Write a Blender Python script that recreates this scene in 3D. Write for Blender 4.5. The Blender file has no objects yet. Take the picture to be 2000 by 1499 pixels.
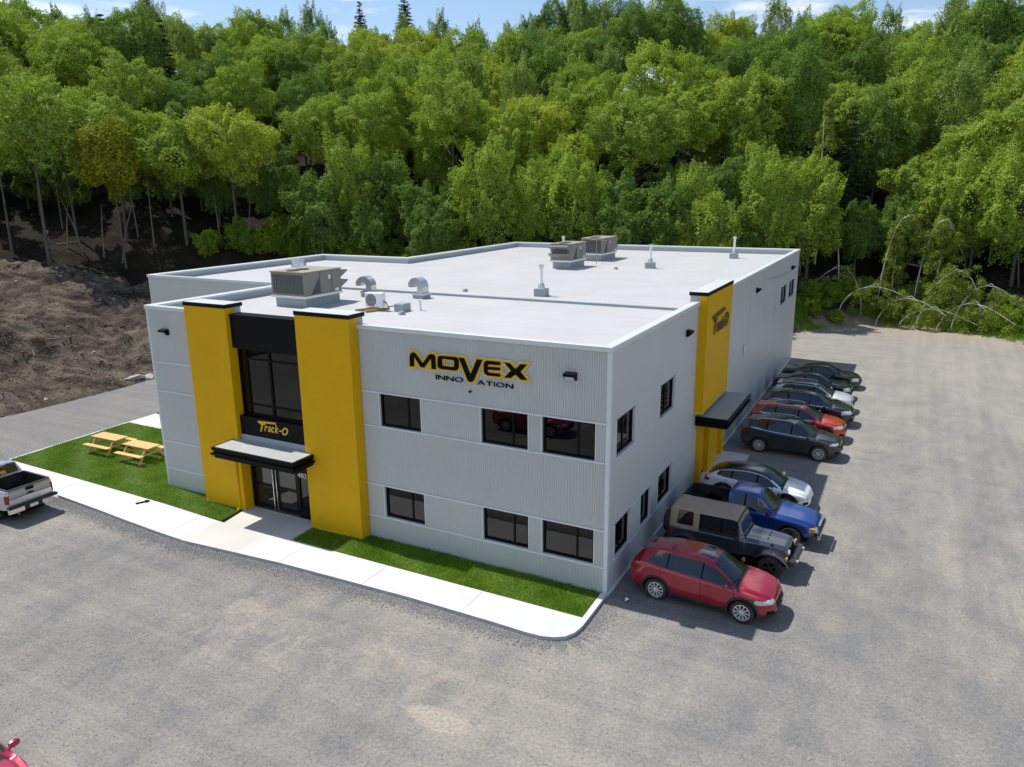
# Aerial view of a grey and yellow two-storey industrial building with a parking row and a wooded hill behind it.
import bpy, math, random
import numpy as np
from mathutils import Vector, Matrix
from mathutils.geometry import tessellate_polygon
R = math.radians
SC = bpy.context.scene
COL = SC.collection

# ------------------------------------------------------------------ camera
CAMP = (7.6222, -20.6029, 12.7159)
def camera():
    yaw, pitch, roll = -0.4888349, 0.2525298, -0.0112786
    f = Vector((math.sin(yaw)*math.cos(pitch), math.cos(yaw)*math.cos(pitch), -math.sin(pitch)))
    r0 = Vector((math.cos(yaw), -math.sin(yaw), 0)); u0 = r0.cross(f)
    r = r0*math.cos(roll) + u0*math.sin(roll); u = -r0*math.sin(roll) + u0*math.cos(roll)
    cd = bpy.data.cameras.new('camera'); cd.sensor_width = 36; cd.lens = 1477.208/2000*36
    cd.clip_start = 0.1; cd.clip_end = 6000
    c = bpy.data.objects.new('camera', cd); COL.objects.link(c)
    m = Matrix((r, u, -f)).transposed().to_4x4(); m.translation = CAMP
    c.matrix_world = m; SC.camera = c
camera()

# ------------------------------------------------------------------ sky, sun, exposure
SUN = Vector((-4.59, 0.37, 8.16)).normalized()          # from the measured shadow of the building's corner
def world():
    w = bpy.data.worlds.new('World'); SC.world = w; w.use_nodes = True
    nt = w.node_tree; N = nt.nodes; L = nt.links; N.clear()
    out = N.new('ShaderNodeOutputWorld'); bg = N.new('ShaderNodeBackground'); bg.inputs['Strength'].default_value = SKY_STRENGTH
    sk = N.new('ShaderNodeTexSky'); sk.sky_type = 'NISHITA'; sk.sun_disc = False
    sk.sun_elevation = math.asin(SUN.z); sk.sun_rotation = math.atan2(SUN.x, SUN.y)
    sk.air_density = 1.0; sk.dust_density = 0.1; sk.ozone_density = 1.0
    tc = N.new('ShaderNodeTexCoord'); sep = N.new('ShaderNodeSeparateXYZ'); L.new(tc.outputs['Generated'], sep.inputs[0])
    mz = N.new('ShaderNodeMath'); mz.operation = 'MAXIMUM'; mz.inputs[1].default_value = 0.05; L.new(sep.outputs['Z'], mz.inputs[0])
    comb = N.new('ShaderNodeCombineXYZ')
    for k in 'XY':
        d = N.new('ShaderNodeMath'); d.operation = 'DIVIDE'; L.new(sep.outputs[k], d.inputs[0]); L.new(mz.outputs[0], d.inputs[1]); L.new(d.outputs[0], comb.inputs[k])
    no = N.new('ShaderNodeTexNoise'); no.inputs['Scale'].default_value = 0.75; no.inputs['Detail'].default_value = 9; no.inputs['Roughness'].default_value = 0.55
    mp = N.new('ShaderNodeMapping'); mp.inputs['Location'].default_value = (3.1, 0.4, 0); L.new(comb.outputs[0], mp.inputs[0]); L.new(mp.outputs[0], no.inputs['Vector'])
    cr = N.new('ShaderNodeValToRGB'); cr.color_ramp.elements[0].position = 0.525; cr.color_ramp.elements[1].position = 0.64; L.new(no.outputs['Fac'], cr.inputs[0])
    mix = N.new('ShaderNodeMix'); mix.data_type = 'RGBA'
    L.new(cr.outputs[0], mix.inputs[0]); L.new(sk.outputs[0], mix.inputs[6]); mix.inputs[7].default_value = (7.6, 7.8, 8.1, 1)
    L.new(mix.outputs[2], bg.inputs[0]); L.new(bg.outputs[0], out.inputs[0])
SKY_STRENGTH = 0.125
world()
def sun():
    ld = bpy.data.lights.new('sun', 'SUN'); ld.energy = 4.3; ld.angle = R(0.55); ld.color = (1.0, 0.965, 0.915)
    o = bpy.data.objects.new('sun', ld); COL.objects.link(o); o.location = (-60, 0, 90)
    o.rotation_euler = SUN.to_track_quat('Z', 'Y').to_euler()
sun()
vs = SC.view_settings; vs.view_transform = 'Standard'; vs.look = 'None'; vs.gamma = 1; vs.use_curve_mapping = False
vs.exposure = 0.2
SC.cycles.max_bounces = 6; SC.cycles.transparent_max_bounces = 6

# ------------------------------------------------------------------ helpers
def thing(name, label, cat, loc=(0,0,0), rz=0.0, group=None):
    o = bpy.data.objects.new(name, None); COL.objects.link(o); o.empty_display_size = 0.3
    o.location = loc; o.rotation_euler = (0, 0, rz); o['label'] = label; o['category'] = cat
    if group: o['group'] = group
    return o
def tag(o, label=None, cat=None, group=None, kind=None):
    if label: o['label'] = label
    if cat: o['category'] = cat
    if group: o['group'] = group
    if kind: o['kind'] = kind
    return o
def link(name, me, parent=None, loc=None, rot=None):
    o = bpy.data.objects.new(name, me); COL.objects.link(o)
    if parent is not None: o.parent = parent
    if loc is not None: o.location = loc
    if rot is not None: o.rotation_euler = rot
    return o
def copy_tree(o, parent=None):
    c = o.copy(); COL.objects.link(c); c.parent = parent
    for ch in o.children: copy_tree(ch, c)
    return c
def np_mesh(name, V, F, mats=(), smooth=False):
    """fast mesh from arrays; F is an (n,3) or (n,4) int array"""
    V = np.asarray(V, np.float32); F = np.asarray(F, np.int32)
    me = bpy.data.meshes.new(name); k = F.shape[1]
    me.vertices.add(len(V)); me.vertices.foreach_set('co', V.ravel())
    me.loops.add(F.size); me.loops.foreach_set('vertex_index', F.ravel())
    me.polygons.add(len(F)); me.polygons.foreach_set('loop_start', np.arange(0, F.size, k, dtype=np.int32))
    me.update(calc_edges=True)
    for m in mats: me.materials.append(m)
    if smooth: me.polygons.foreach_set('use_smooth', np.ones(len(F), bool))
    return me
class MB:
    def __init__(s): s.v = []; s.f = []; s.m = []; s.cur = 0
    def add(s, vs, fs):
        b = len(s.v); s.v += [tuple(p) for p in vs]
        for f in fs: s.f.append(tuple(b+i for i in f)); s.m.append(s.cur)
        return s
    def box(s, x0, x1, y0, y1, z0, z1):
        return s.add([(x0,y0,z0),(x1,y0,z0),(x1,y1,z0),(x0,y1,z0),(x0,y0,z1),(x1,y0,z1),(x1,y1,z1),(x0,y1,z1)],
                     [(0,3,2,1),(4,5,6,7),(0,1,5,4),(1,2,6,5),(2,3,7,6),(3,0,4,7)])
    def cbox(s, x0, x1, y0, y1, z0, z1, b):
        """box whose vertical and top edges are chamfered by b"""
        def ring(d, z): return [(x0+d+b,y0+d,z),(x1-d-b,y0+d,z),(x1-d,y0+d+b,z),(x1-d,y1-d-b,z),(x1-d-b,y1-d,z),(x0+d+b,y1-d,z),(x0+d,y1-d-b,z),(x0+d,y0+d+b,z)]
        vs = ring(0,z0)+ring(0,z1-b)+ring(b*.7,z1); fs = [tuple(range(7,-1,-1)), tuple(range(16,24))]
        for k in range(2):
            for i in range(8): fs.append((k*8+i, k*8+(i+1)%8, k*8+8+(i+1)%8, k*8+8+i))
        return s.add(vs, fs)
    def prism(s, poly, z0, z1, f=lambda x,y,z:(x,y,z)):
        n = len(poly); a = sum(poly[i][0]*poly[(i+1)%n][1]-poly[(i+1)%n][0]*poly[i][1] for i in range(n))
        if a < 0: poly = poly[::-1]
        vs = [f(x,y,z0) for x,y in poly]+[f(x,y,z1) for x,y in poly]
        tri = tessellate_polygon([[Vector((x,y,0)) for x,y in poly]])
        fs = []
        for t in tri:
            a,b,c = t
            cr = (poly[b][0]-poly[a][0])*(poly[c][1]-poly[a][1])-(poly[b][1]-poly[a][1])*(poly[c][0]-poly[a][0])
            if cr < 0: b,c = c,b
            fs.append((a+n,b+n,c+n)); fs.append((a,c,b))
        for i in range(n): fs.append((i,(i+1)%n,(i+1)%n+n,i+n))
        return s.add(vs, fs)
    def cyl(s, p0, p1, r0, r1=None, n=12, caps=True):
        return s.tube([p0,p1],[r0, r0 if r1 is None else r1],n,caps)
    def tube(s, pts, rad, n=8, caps=True):
        pts = [Vector(p) for p in pts]; vs=[]; fs=[]
        if not hasattr(rad,'__len__'): rad=[rad]*len(pts)
        ref = None
        for i,p in enumerate(pts):
            d = (pts[min(i+1,len(pts)-1)]-pts[max(i-1,0)]).normalized()
            if ref is None: ref = d.orthogonal().normalized()
            u = (ref - d*ref.dot(d)).normalized(); ref = u; w = d.cross(u)
            for k in range(n):
                a = 2*math.pi*k/n; vs.append(p+(u*math.cos(a)+w*math.sin(a))*rad[i])
        for i in range(len(pts)-1):
            for k in range(n): fs.append((i*n+k, i*n+(k+1)%n, (i+1)*n+(k+1)%n, (i+1)*n+k))
        if caps: fs.append(tuple(range(n-1,-1,-1))); fs.append(tuple((len(pts)-1)*n+k for k in range(n)))
        return s.add(vs, fs)
    def lathe(s, prof, n=24, o=(0,0,0), axis='z'):
        vs=[]; fs=[]
        for r,h in prof:
            for k in range(n):
                a=2*math.pi*k/n; c,q=r*math.cos(a),r*math.sin(a)
                p = (c,q,h) if axis=='z' else ((c,h,q) if axis=='y' else (h,c,q))
                vs.append((p[0]+o[0],p[1]+o[1],p[2]+o[2]))
        for i in range(len(prof)-1):
            for k in range(n):
                q=(i*n+k, i*n+(k+1)%n, (i+1)*n+(k+1)%n, (i+1)*n+k)
                fs.append(q if axis!='y' else q[::-1])
        return s.add(vs, fs)
    def mesh(s, name, mats, smooth=False):
        me = bpy.data.meshes.new(name); me.from_pydata(s.v, [], s.f)
        for m in (mats if isinstance(mats,(list,tuple)) else [mats]): me.materials.append(m)
        if any(s.m): me.polygons.foreach_set('material_index', s.m)
        if smooth:
            me.polygons.foreach_set('use_smooth', [True]*len(s.f)); me.set_sharp_from_angle(angle=R(38))
        me.update(); return me
    def build(s, name, mats, parent=None, smooth=False, loc=None, rot=None):
        return link(name, s.mesh(name, mats, smooth), parent, loc, rot)

# ------------------------------------------------------------------ materials
def nodes(name):
    m = bpy.data.materials.new(name); m.use_nodes = True; nt = m.node_tree
    return m, nt.nodes, nt.links, nt.nodes['Principled BSDF']
def rgba(c): return (c[0], c[1], c[2], 1)
def mixc(N, L, fac, a, b, mode='MIX'):
    x = N.new('ShaderNodeMix'); x.data_type='RGBA'; x.blend_type=mode
    if isinstance(fac,(int,float)): x.inputs[0].default_value=fac
    else: L.new(fac, x.inputs[0])
    for i,c in ((6,a),(7,b)):
        if isinstance(c,(tuple,list)): x.inputs[i].default_value=rgba(c)
        else: L.new(c, x.inputs[i])
    return x.outputs[2]
def math_(N, L, op, a, b=None):
    x = N.new('ShaderNodeMath'); x.operation=op
    for i,c in enumerate((a,b)):
        if c is None: continue
        if isinstance(c,(int,float)): x.inputs[i].default_value=c
        else: L.new(c, x.inputs[i])
    return x.outputs[0]
def noise(N, L, vec, scale, detail=4, rough=.55, dist=0.0):
    t = N.new('ShaderNodeTexNoise'); t.inputs['Scale'].default_value=scale; t.inputs['Detail'].default_value=detail
    t.inputs['Roughness'].default_value=rough; t.inputs['Distortion'].default_value=dist
    if vec is not None: L.new(vec, t.inputs['Vector'])
    return t.outputs['Fac']
def ramp(N, L, fac, p0, p1, c0=(0,0,0), c1=(1,1,1)):
    r = N.new('ShaderNodeValToRGB'); e=r.color_ramp.elements; e[0].position=p0; e[1].position=p1; e[0].color=rgba(c0); e[1].color=rgba(c1)
    L.new(fac, r.inputs[0]); return r.outputs[0]
def wpos(N): return N.new('ShaderNodeNewGeometry').outputs['Position']
def stretch(N, L, vec, s, rz=0):
    m = N.new('ShaderNodeMapping'); m.inputs['Scale'].default_value=s; m.inputs['Rotation'].default_value=(0,0,rz); L.new(vec, m.inputs[0]); return m.outputs[0]
def bump(N, L, B, h, strength=.3, dist=.02):
    b = N.new('ShaderNodeBump'); b.inputs['Strength'].default_value=strength; b.inputs['Distance'].default_value=dist
    L.new(h, b.inputs['Height']); L.new(b.outputs[0], B.inputs['Normal'])
def mat(name, col, rough=.6, metal=0, coat=0, va=.10, vs=1.5, ba=0, bs=30, spec=.5, dust=0):
    m,N,L,B = nodes(name)
    B.inputs['Roughness'].default_value=rough; B.inputs['Metallic'].default_value=metal
    B.inputs['Coat Weight'].default_value=coat; B.inputs['Coat Roughness'].default_value=.04
    B.inputs['Specular IOR Level'].default_value=spec
    p = wpos(N)
    n = noise(N,L,p,vs,5,.6)
    hi = tuple(min(1,c*(1+va)) for c in col); lo = tuple(c*(1-va) for c in col)
    c = mixc(N,L,ramp(N,L,n,.3,.7),lo,hi)
    if dust:
        d = ramp(N,L,noise(N,L,p,2.2,6,.65),.45,.8); c = mixc(N,L,math_(N,L,'MULTIPLY',d,dust),c,(.34,.31,.27))
    L.new(c,B.inputs['Base Color'])
    L.new(math_(N,L,'ADD',math_(N,L,'MULTIPLY',n,.12*rough),rough-.06*rough),B.inputs['Roughness'])
    if ba: bump(N,L,B,noise(N,L,p,bs,3),ba,.01)
    return m
def glass_mat(name, col, ior=1.65, rough=.012, wav=.0):
    m,N,L,B = nodes(name); B.inputs['Base Color'].default_value=rgba(col); B.inputs['Roughness'].default_value=rough; B.inputs['IOR'].default_value=ior
    if wav: bump(N,L,B,noise(N,L,wpos(N),.9,1),wav,.02)
    return m
def paint(name, col, metal=.0, rough=.35, dust=.025):
    m,N,L,B = nodes(name); p=wpos(N)
    B.inputs['Metallic'].default_value=metal; B.inputs['Roughness'].default_value=rough
    B.inputs['Coat Weight'].default_value=1.0; B.inputs['Coat Roughness'].default_value=.035
    d = math_(N,L,'MULTIPLY',ramp(N,L,noise(N,L,p,3,6,.7),.4,.85),dust)
    L.new(mixc(N,L,d,col,(.36,.33,.29)),B.inputs['Base Color'])
    L.new(math_(N,L,'ADD',math_(N,L,'MULTIPLY',d,1.2),.035),B.inputs['Coat Roughness'])
    return m
M = {}
M['siding']   = mat('siding',(.555,.57,.56),.45,va=.035,vs=.5,spec=.35)
M['siding_r'] = mat('siding_flat',(.55,.56,.555),.45,va=.03,vs=.4,ba=.05,bs=45,spec=.35)
M['trim']     = mat('trim',(.66,.69,.70),.4,va=.03)
M['coping']   = mat('coping',(.64,.655,.65),.38,va=.04)
M['flash']    = mat('base_flashing',(.80,.81,.80),.4,va=.03)
M['parapet']  = mat('parapet_membrane',(.36,.41,.44),.6,va=.06,vs=.8)
M['yellow']   = mat('yellow_plank',(.70,.39,.007),.5,va=.05,vs=.7,spec=.12)
M['black']    = mat('black_metal',(.005,.005,.0055),.45,va=.1,spec=.12)
M['blackm']   = mat('black_frame',(.004,.004,.0045),.45,va=.1,spec=.15)
M['rubber']   = mat('tyre_rubber',(.018,.018,.019),.8,va=.15,vs=6,dust=.35)
M['plastic']  = mat('black_plastic',(.018,.018,.019),.6,va=.12,vs=4,dust=.12)
M['alloy']    = mat('alloy',(.70,.71,.72),.3,metal=.35,va=.05)
M['chrome']   = mat('chrome',(.75,.75,.76),.12,metal=1,va=.03)
M['galv']     = mat('galvanised',(.66,.68,.69),.30,metal=.8,va=.10,vs=5)
M['rtu']      = mat('taupe_enamel',(.22,.205,.19),.5,va=.07,vs=2)
M['rtu_top']  = mat('taupe_top',(.33,.30,.22),.55,va=.12,vs=2)
M['coil']     = mat('coil',(.055,.06,.068),.55,va=.15,vs=9)
M['white']    = mat('white_enamel',(.80,.80,.79),.4,va=.03)
M['curb']     = mat('roof_curb',(.30,.34,.355),.6,va=.08,vs=1.5)
M['wood']     = None
M['glass']    = glass_mat('building_glass',(.0015,.0015,.0018),1.5,.006,.03)
M['cglass']   = glass_mat('car_glass',(.014,.017,.019),1.85,.012)
M['lens']     = mat('lamp_lens',(.62,.64,.66),.12,metal=.35,va=.25,vs=16)
M['tail']     = mat('tail_lens',(.28,.008,.012),.12,va=.2,vs=10)
M['amber']    = mat('amber_lens',(.72,.28,.02),.15,va=.1)
def wood(name,a,b,sc=(3,22,22)):
    m,N,L,B = nodes(name); p=wpos(N); n=noise(N,L,stretch(N,L,p,sc),1.6,5,.65,.6)
    L.new(mixc(N,L,ramp(N,L,n,.3,.72),a,b),B.inputs['Base Color']); B.inputs['Roughness'].default_value=.62; bump(N,L,B,n,.15,.004); return m
M['pine']  = wood('pine_lumber',(.60,.34,.11),(.80,.52,.21))
M['wood']  = wood('roof_sleeper_timber',(.30,.20,.11),(.44,.31,.18),(22,3,22))
# ------------------------------------------------------------------ the building
H = 8.16; RZ = 7.76                        # coping top, roof membrane
W1 = -20.66; W2 = -31.2; D1 = 8.1; D2 = 22.8; W3 = -23.6; D3 = 39.0
Z = [0.05, 0.98, 2.25, 4.50, 5.77, 8.02]   # trim lines on the facades
bld = thing('industrial_building','two-storey light grey metal-clad building with yellow pilasters and white flat roof','building',(0,0,0))

def ribbed(x0,x1,z0,z1,parent,flip=False,pitch=.0765,dep=.034):
    """vertical-ribbed sheet on the y=0 plane"""
    n = max(1,round((x1-x0)/pitch)); pw=(x1-x0)/n; xs=[]; ys=[]
    for i in range(n):
        a=x0+i*pw
        for t,d in ((0,0),(.42,0),(.56,1),(.86,1)): xs.append(a+t*pw); ys.append(d*dep)
    xs.append(x1); ys.append(0)
    xs=np.array(xs); ys=np.array(ys); k=len(xs)
    V=np.concatenate([np.stack([xs,ys,np.full(k,z0)],1),np.stack([xs,ys,np.full(k,z1)],1)])
    i=np.arange(k-1); F=np.stack([i,i+1,i+1+k,i+k],1)
    return link('wall_panel',np_mesh('wall_panel',V,F,[M['siding']]),parent)
FW = [(-8.67,-6.92),(-4.52,-2.78),(-2.28,-.47)]           # window spans on the front
PA = (-17.72,-15.45); PB = (-11.93,-9.45)                 # yellow pilasters
def front_row(z0,z1,gaps,xa,xb):
    x=xa
    for a,b in gaps:
        ribbed(x,a,z0,z1,bld); x=b
    ribbed(x,xb,z0,z1,bld)
for k in range(5):
    g = FW if k in (1,3) else []
    front_row(Z[k],Z[k+1],g,PB[1]-.2,-.13)
    ribbed(W1+.08,PA[0]+.05,Z[k],Z[k+1],bld)
# horizontal trim strips, base flashing, corner trims
def strip(name,x0,x1,y0,y1,z0,z1,m='trim'): return MB().box(x0,x1,y0,y1,z0,z1).build(name,M[m],bld)
for k in (1,2,3,4):
    strip('trim_strip',W1+.05,PA[0]+.05,-.022,.02,Z[k]-.025,Z[k]+.025)
    strip('trim_strip',PB[1]-.1,-.11,-.022,.02,Z[k]-.025,Z[k]+.025)
strip('base_flashing',PB[1]-.1,.035,-.035,.02,.0,.055,'flash'); strip('base_flashing',W1-.02,PA[0]+.05,-.035,.02,.0,.06,'flash')
MB().box(-.13,.012,-.012,.03,.056,8.0).box(-.03,.0121,.0301,.12,.056,8.0).build('corner_trim',M['trim'],bld)
MB().box(W1-.012,W1+.09,-.012,.09,.061,8.0).build('corner_trim',M['trim'],bld)
# right wall (plane x=0) with openings
RW = {1:[(.64,2.1),(3.2,4.36),(5.22,6.98)], 3:[(.58,2.33),(5.1,6.95)]}
ra=10.05; rb=14.72
def rpanel(y0,y1,z0,z1):
    m=MB(); g=.006
    m.add([(0,y0+g,z0),(0,y1-g,z0),(0,y1-g,z1),(0,y0+g,z1),(-.03,y0,z0),(-.03,y1,z0),(-.03,y1,z1),(-.03,y0,z1)],
          [(0,1,2,3),(4,0,3,7),(1,5,6,2)]); return m.build('wall_panel',M['siding_r'],bld)
for k in range(5):
    y=.12
    for a,b in RW.get(k,[]): rpanel(y,a,Z[k],Z[k+1]); y=b
    rpanel(y,ra+.1,Z[k],Z[k+1])
FWY=[(31.5,34.1),(35.0,37.75)]; fz=(5.02,6.22)
rpanel(14.6,21.0,.05,8.02); rpanel(21.0,29.55,.05,8.02)
for a,b in ((29.55,31.5),(34.1,35.0),(37.75,D3)): rpanel(a,b,.05,8.02)
for a,b in FWY: rpanel(a,b,.05,fz[0]); rpanel(a,b,fz[1],8.02)
for k in (1,2,3,4): MB().box(-.02,.014,.12,ra,Z[k]-.012,Z[k]+.014).build('trim_strip',M['trim'],bld)
for y in (21.0,29.55): MB().box(-.02,.003,y-.02,y+.02,.06,8.0).build('panel_joint',M['parapet'],bld)
MB().box(-.02,.04,.021,ra,0,.055).build('base_flashing',M['flash'],bld); MB().box(-.02,.04,14.9,D3,0,.055).build('base_flashing',M['flash'],bld)
# remaining walls
m=MB()
m.box(W1,W1+.03,.1,D1,.05,8.02); m.build('side_wall',M['siding_r'],bld)
o=ribbed(W2+.05,W1-.005,.05,8.02,bld,pitch=.12); o.location=(0,D1,0)
MB().box(W2,W2+.05,D1,D2,.05,8.02).build('side_wall',M['siding_r'],bld)
MB().box(W2+.051,W3,D2-.05,D2,.05,8.02).build('rear_wall',M['siding_r'],bld)
MB().box(W3,W3+.05,D2,D3,.05,8.02).build('side_wall',M['siding_r'],bld)
MB().box(W3+.051,-.04,D3-.05,D3-.001,.05,8.02).build('rear_wall',M['siding_r'],bld)
# roof membrane
OUT=[(0,0),(0,D3),(W3,D3),(W3,D2),(W2,D2),(W2,D1),(W1,D1),(W1,0)]
def roof_mat():
    m,N,L,B=nodes('roof_membrane'); p=wpos(N)
    c=mixc(N,L,ramp(N,L,noise(N,L,p,.35,6,.6),.3,.75),(.47,.465,.455),(.54,.535,.52))
    w=N.new('ShaderNodeTexWave'); w.wave_type='BANDS'; w.bands_direction='Y'; w.inputs['Scale'].default_value=.165; w.inputs['Distortion'].default_value=.4; w.inputs['Detail'].default_value=1; w.inputs['Detail Scale'].default_value=.4
    L.new(p,w.inputs['Vector']); s=ramp(N,L,w.outputs['Fac'],.0,.012,(1,1,1),(0,0,0)); c=mixc(N,L,math_(N,L,'MULTIPLY',s,.6),c,(.42,.42,.41))
    st=ramp(N,L,noise(N,L,stretch(N,L,p,(.5,2.2,1)),1.1,7,.7),.52,.75); c=mixc(N,L,math_(N,L,'MULTIPLY',st,.38),c,(.55,.54,.51))
    L.new(c,B.inputs['Base Color']); B.inputs['Roughness'].default_value=.55; bump(N,L,B,noise(N,L,p,2.5,4),.12,.02); return m
M['roof']=roof_mat()
# parapets: inner upstand and metal coping around the outline
def parapets():
    n=len(OUT); area=sum(OUT[i][0]*OUT[(i+1)%n][1]-OUT[(i+1)%n][0]*OUT[i][1] for i in range(n)); sgn=1 if area>0 else -1
    def offset(d):                                    # positive = outward
        res=[]
        for i in range(n):
            p0,p1,p2=OUT[i-1],OUT[i],OUT[(i+1)%n]
            d1=Vector((p1[0]-p0[0],p1[1]-p0[1])).normalized(); d2=Vector((p2[0]-p1[0],p2[1]-p1[1])).normalized()
            n1=Vector((d1.y,-d1.x))*sgn; n2=Vector((d2.y,-d2.x))*sgn
            v=Vector(p1)+d*(n1+n2); res.append((v.x,v.y))
        return res
    ring=lambda a,za,b,zb,mb: mb.add([(x,y,za) for x,y in a]+[(x,y,zb) for x,y in b],[(i,(i+1)%n,(i+1)%n+n,i+n) for i in range(n)])
    MB().prism(offset(-.12),RZ-.15,RZ).build('roof',M['roof'],bld)
    iu=offset(-.26)
    u=MB(); ring(iu,H-.03,iu,RZ-.02,u); u.build('parapet_upstand',M['parapet'],bld)
    o=offset(.045); i=offset(-.30); o2=offset(.03)
    c=MB(); ring(o,H-.15,o,H-.005,c); ring(o,H-.005,o2,H+.01,c); ring(o2,H+.01,i,H-.015,c); ring(i,H-.015,i,H-.10,c); ring(o,H-.15,offset(.0),H-.155,c); ring(i,H-.10,offset(-.2),H-.10,c)
    c.build('coping',M['coping'],bld)
parapets()
MB().box(W1+.1,-.35,9.86,10.04,RZ-.01,RZ+.10).build('expansion_joint',M['curb'],bld)

# windows
def window(axis,a,b,z0,z1,mull=(.67,),rec=.13,blind=False):
    """axis 'y': on the front wall (plane y=0), 'x': on the right wall (plane x=0)"""
    T=(lambda s,d,z:(s,d,z)) if axis=='y' else (lambda s,d,z:(-d,s,z))
    def bx(m,s0,s1,d0,d1,za,zb):
        p=[T(s0,d0,za),T(s1,d1,zb)]; m.box(min(p[0][0],p[1][0]),max(p[0][0],p[1][0]),min(p[0][1],p[1][1]),max(p[0][1],p[1][1]),za,zb)
    f=MB(); w=.07
    bx(f,a,b,rec-.05,rec+.05,z0,z0+w); bx(f,a,b,rec-.05,rec+.05,z1-w,z1); bx(f,a,a+w,rec-.049,rec+.049,z0+w,z1-w); bx(f,b-w,b,rec-.049,rec+.049,z0+w,z1-w)
    win=f.build('window',M['blackm'],bld)
    r=MB(); t=.03                                        # metal reveal around the opening
    bx(r,a-.035,a,-.014,rec+.06,z0-.05,z1+.03); bx(r,b,b+.035,-.014,rec+.06,z0-.05,z1+.03)
    bx(r,a,b,-.014,rec+.06,z1,z1+.03); bx(r,a-.03,b+.03,-.035,rec+.06,z0-.045,z0)
    r.build('reveal',M['trim'],win)
    edges=[a+w]+[a+w+(b-a-2*w)*k for k in mull]+[b-w]
    for i in range(len(edges)-1):
        p=MB(); bx(p,edges[i]+(.02 if i else 0),edges[i+1]-(.02 if i<len(edges)-2 else 0),rec,rec+.02,z0+w,z1-w); p.build('pane',M['glass'],win)
    for e in edges[1:-1]:
        q=MB(); bx(q,e-.03,e+.03,rec-.03,rec+.045,z0+w,z1-w); q.build('mullion',M['blackm'],win)
    return win
for k,(z0,z1) in enumerate(((1.03,2.24),(4.53,5.76))):
    for a,b in FW: window('y',a,b,z0,z1,(.68,))
for a,b in RW[1]: window('x',a,b,1.03,2.24,(.5,) if b-a>1.3 else ())
for a,b in RW[3]: window('x',a,b,4.53,5.76,(.5,))
for a,b in FWY: window('x',a,b,fz[0],fz[1],(.5,))

# yellow pilasters: planks over a core, grey back above the roof, black caps
def pilaster(x0,x1,yf,z0,z1):
    p=MB().box(x0+.03,x1-.03,yf+.03,.0,z0,z1).build('pilaster',M['yellow'],bld)
    ph=.1985; n=int((z1-z0)/ph); ph=(z1-z0)/n
    pm=MB(); pm.add([(x0,yf+.0035,0),(x1,yf+.0035,0),(x1,yf,.006),(x0,yf,.006),(x1,yf,ph-.003),(x0,yf,ph-.003),(x0,yf+.0035,ph),(x1,yf+.0035,ph),
                     (x0,.0,0),(x1,.0,0),(x0,.0,ph),(x1,.0,ph)],
                    [(0,1,2,3),(3,2,4,5),(5,4,7,6),(1,9,11,7),(1,7,4,2),(8,0,6,10),(0,3,5,6)])
    me=pm.mesh('plank',M['yellow'])
    for i in range(n): link('plank',me,p,(0,0,z0+i*ph))
    MB().box(x0-.012,x1+.012,yf-.012,.003,z0-.05,z0+.012).build('drip_edge',M['yellow_l'],p)
    cp=MB().box(x0-.02,x1+.02,yf-.02,.40,z1,z1+.14).build('cap',M['black'],bld); MB().box(x0+.01,x1-.01,yf+.01,.37,z1+.1401,z1+.15).build('cap_flashing',M['coping'],cp)
    MB().box(x0+.05,x1-.05,yf+.16,.36,8.0,z1-.001).build('pilaster_back',M['parapet'],bld)
M['yellow_l']=mat('yellow_flashing',(.74,.52,.06),.4,va=.04)
pilaster(PA[0],PA[1],-.47,.16,8.40); pilaster(PB[0],PB[1],-.47,.16,8.40)
ga,gb=PA[1],PB[0]                                        # the bay between them
# black fascia, glazing and spandrel
fa=MB().box(ga+.01,gb-.01,-.28,-.01,6.86,8.12).box(ga+.012,gb-.012,-.30,-.281,8.04,8.13).build('fascia_panel',M['black'],bld)
MB().box(ga+.01,gb-.01,-.31,.25,8.131,8.17).build('fascia_cap',M['black'],bld)
MB().box(ga+.01,gb-.01,-.28,.0,3.26,4.12).build('spandrel_panel',M['black'],bld)
def curtain():
    f=MB(); y0,y1=-.06,.06; z0,z1=4.12,6.86; a,b=ga+.01,gb-.01
    f.box(a,b,y0,y1,z0,z0+.09); f.box(a,b,y0,y1,z1-.09,z1); f.box(a,a+.09,y0+.001,y1,z0+.09,z1-.09); f.box(b-.09,b,y0+.001,y1,z0+.09,z1-.09)
    w=f.build('entrance_glazing',M['blackm'],bld)
    xs=[a+.09,a+.42,a+1.62,b-.33,b-.09]; zs=[z0+.09,4.58,6.42,z1-.09]
    for i in range(4):
        for j in range(3): MB().box(xs[i]+.001,xs[i+1]-.001,.0,.02,zs[j]+.001,zs[j+1]-.001).build('pane',M['glass'],w)
    for i,x in enumerate(xs[1:-1]): t=.055 if i==1 else .032; MB().box(x-t,x+t,-.05,.045,zs[0],zs[-1]).build('mullion',M['blackm'],w)
    for z in zs[1:-1]: MB().box(xs[0],xs[-1],-.046,.04,z-.03,z+.03).build('transom',M['blackm'],w)
curtain()
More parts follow.
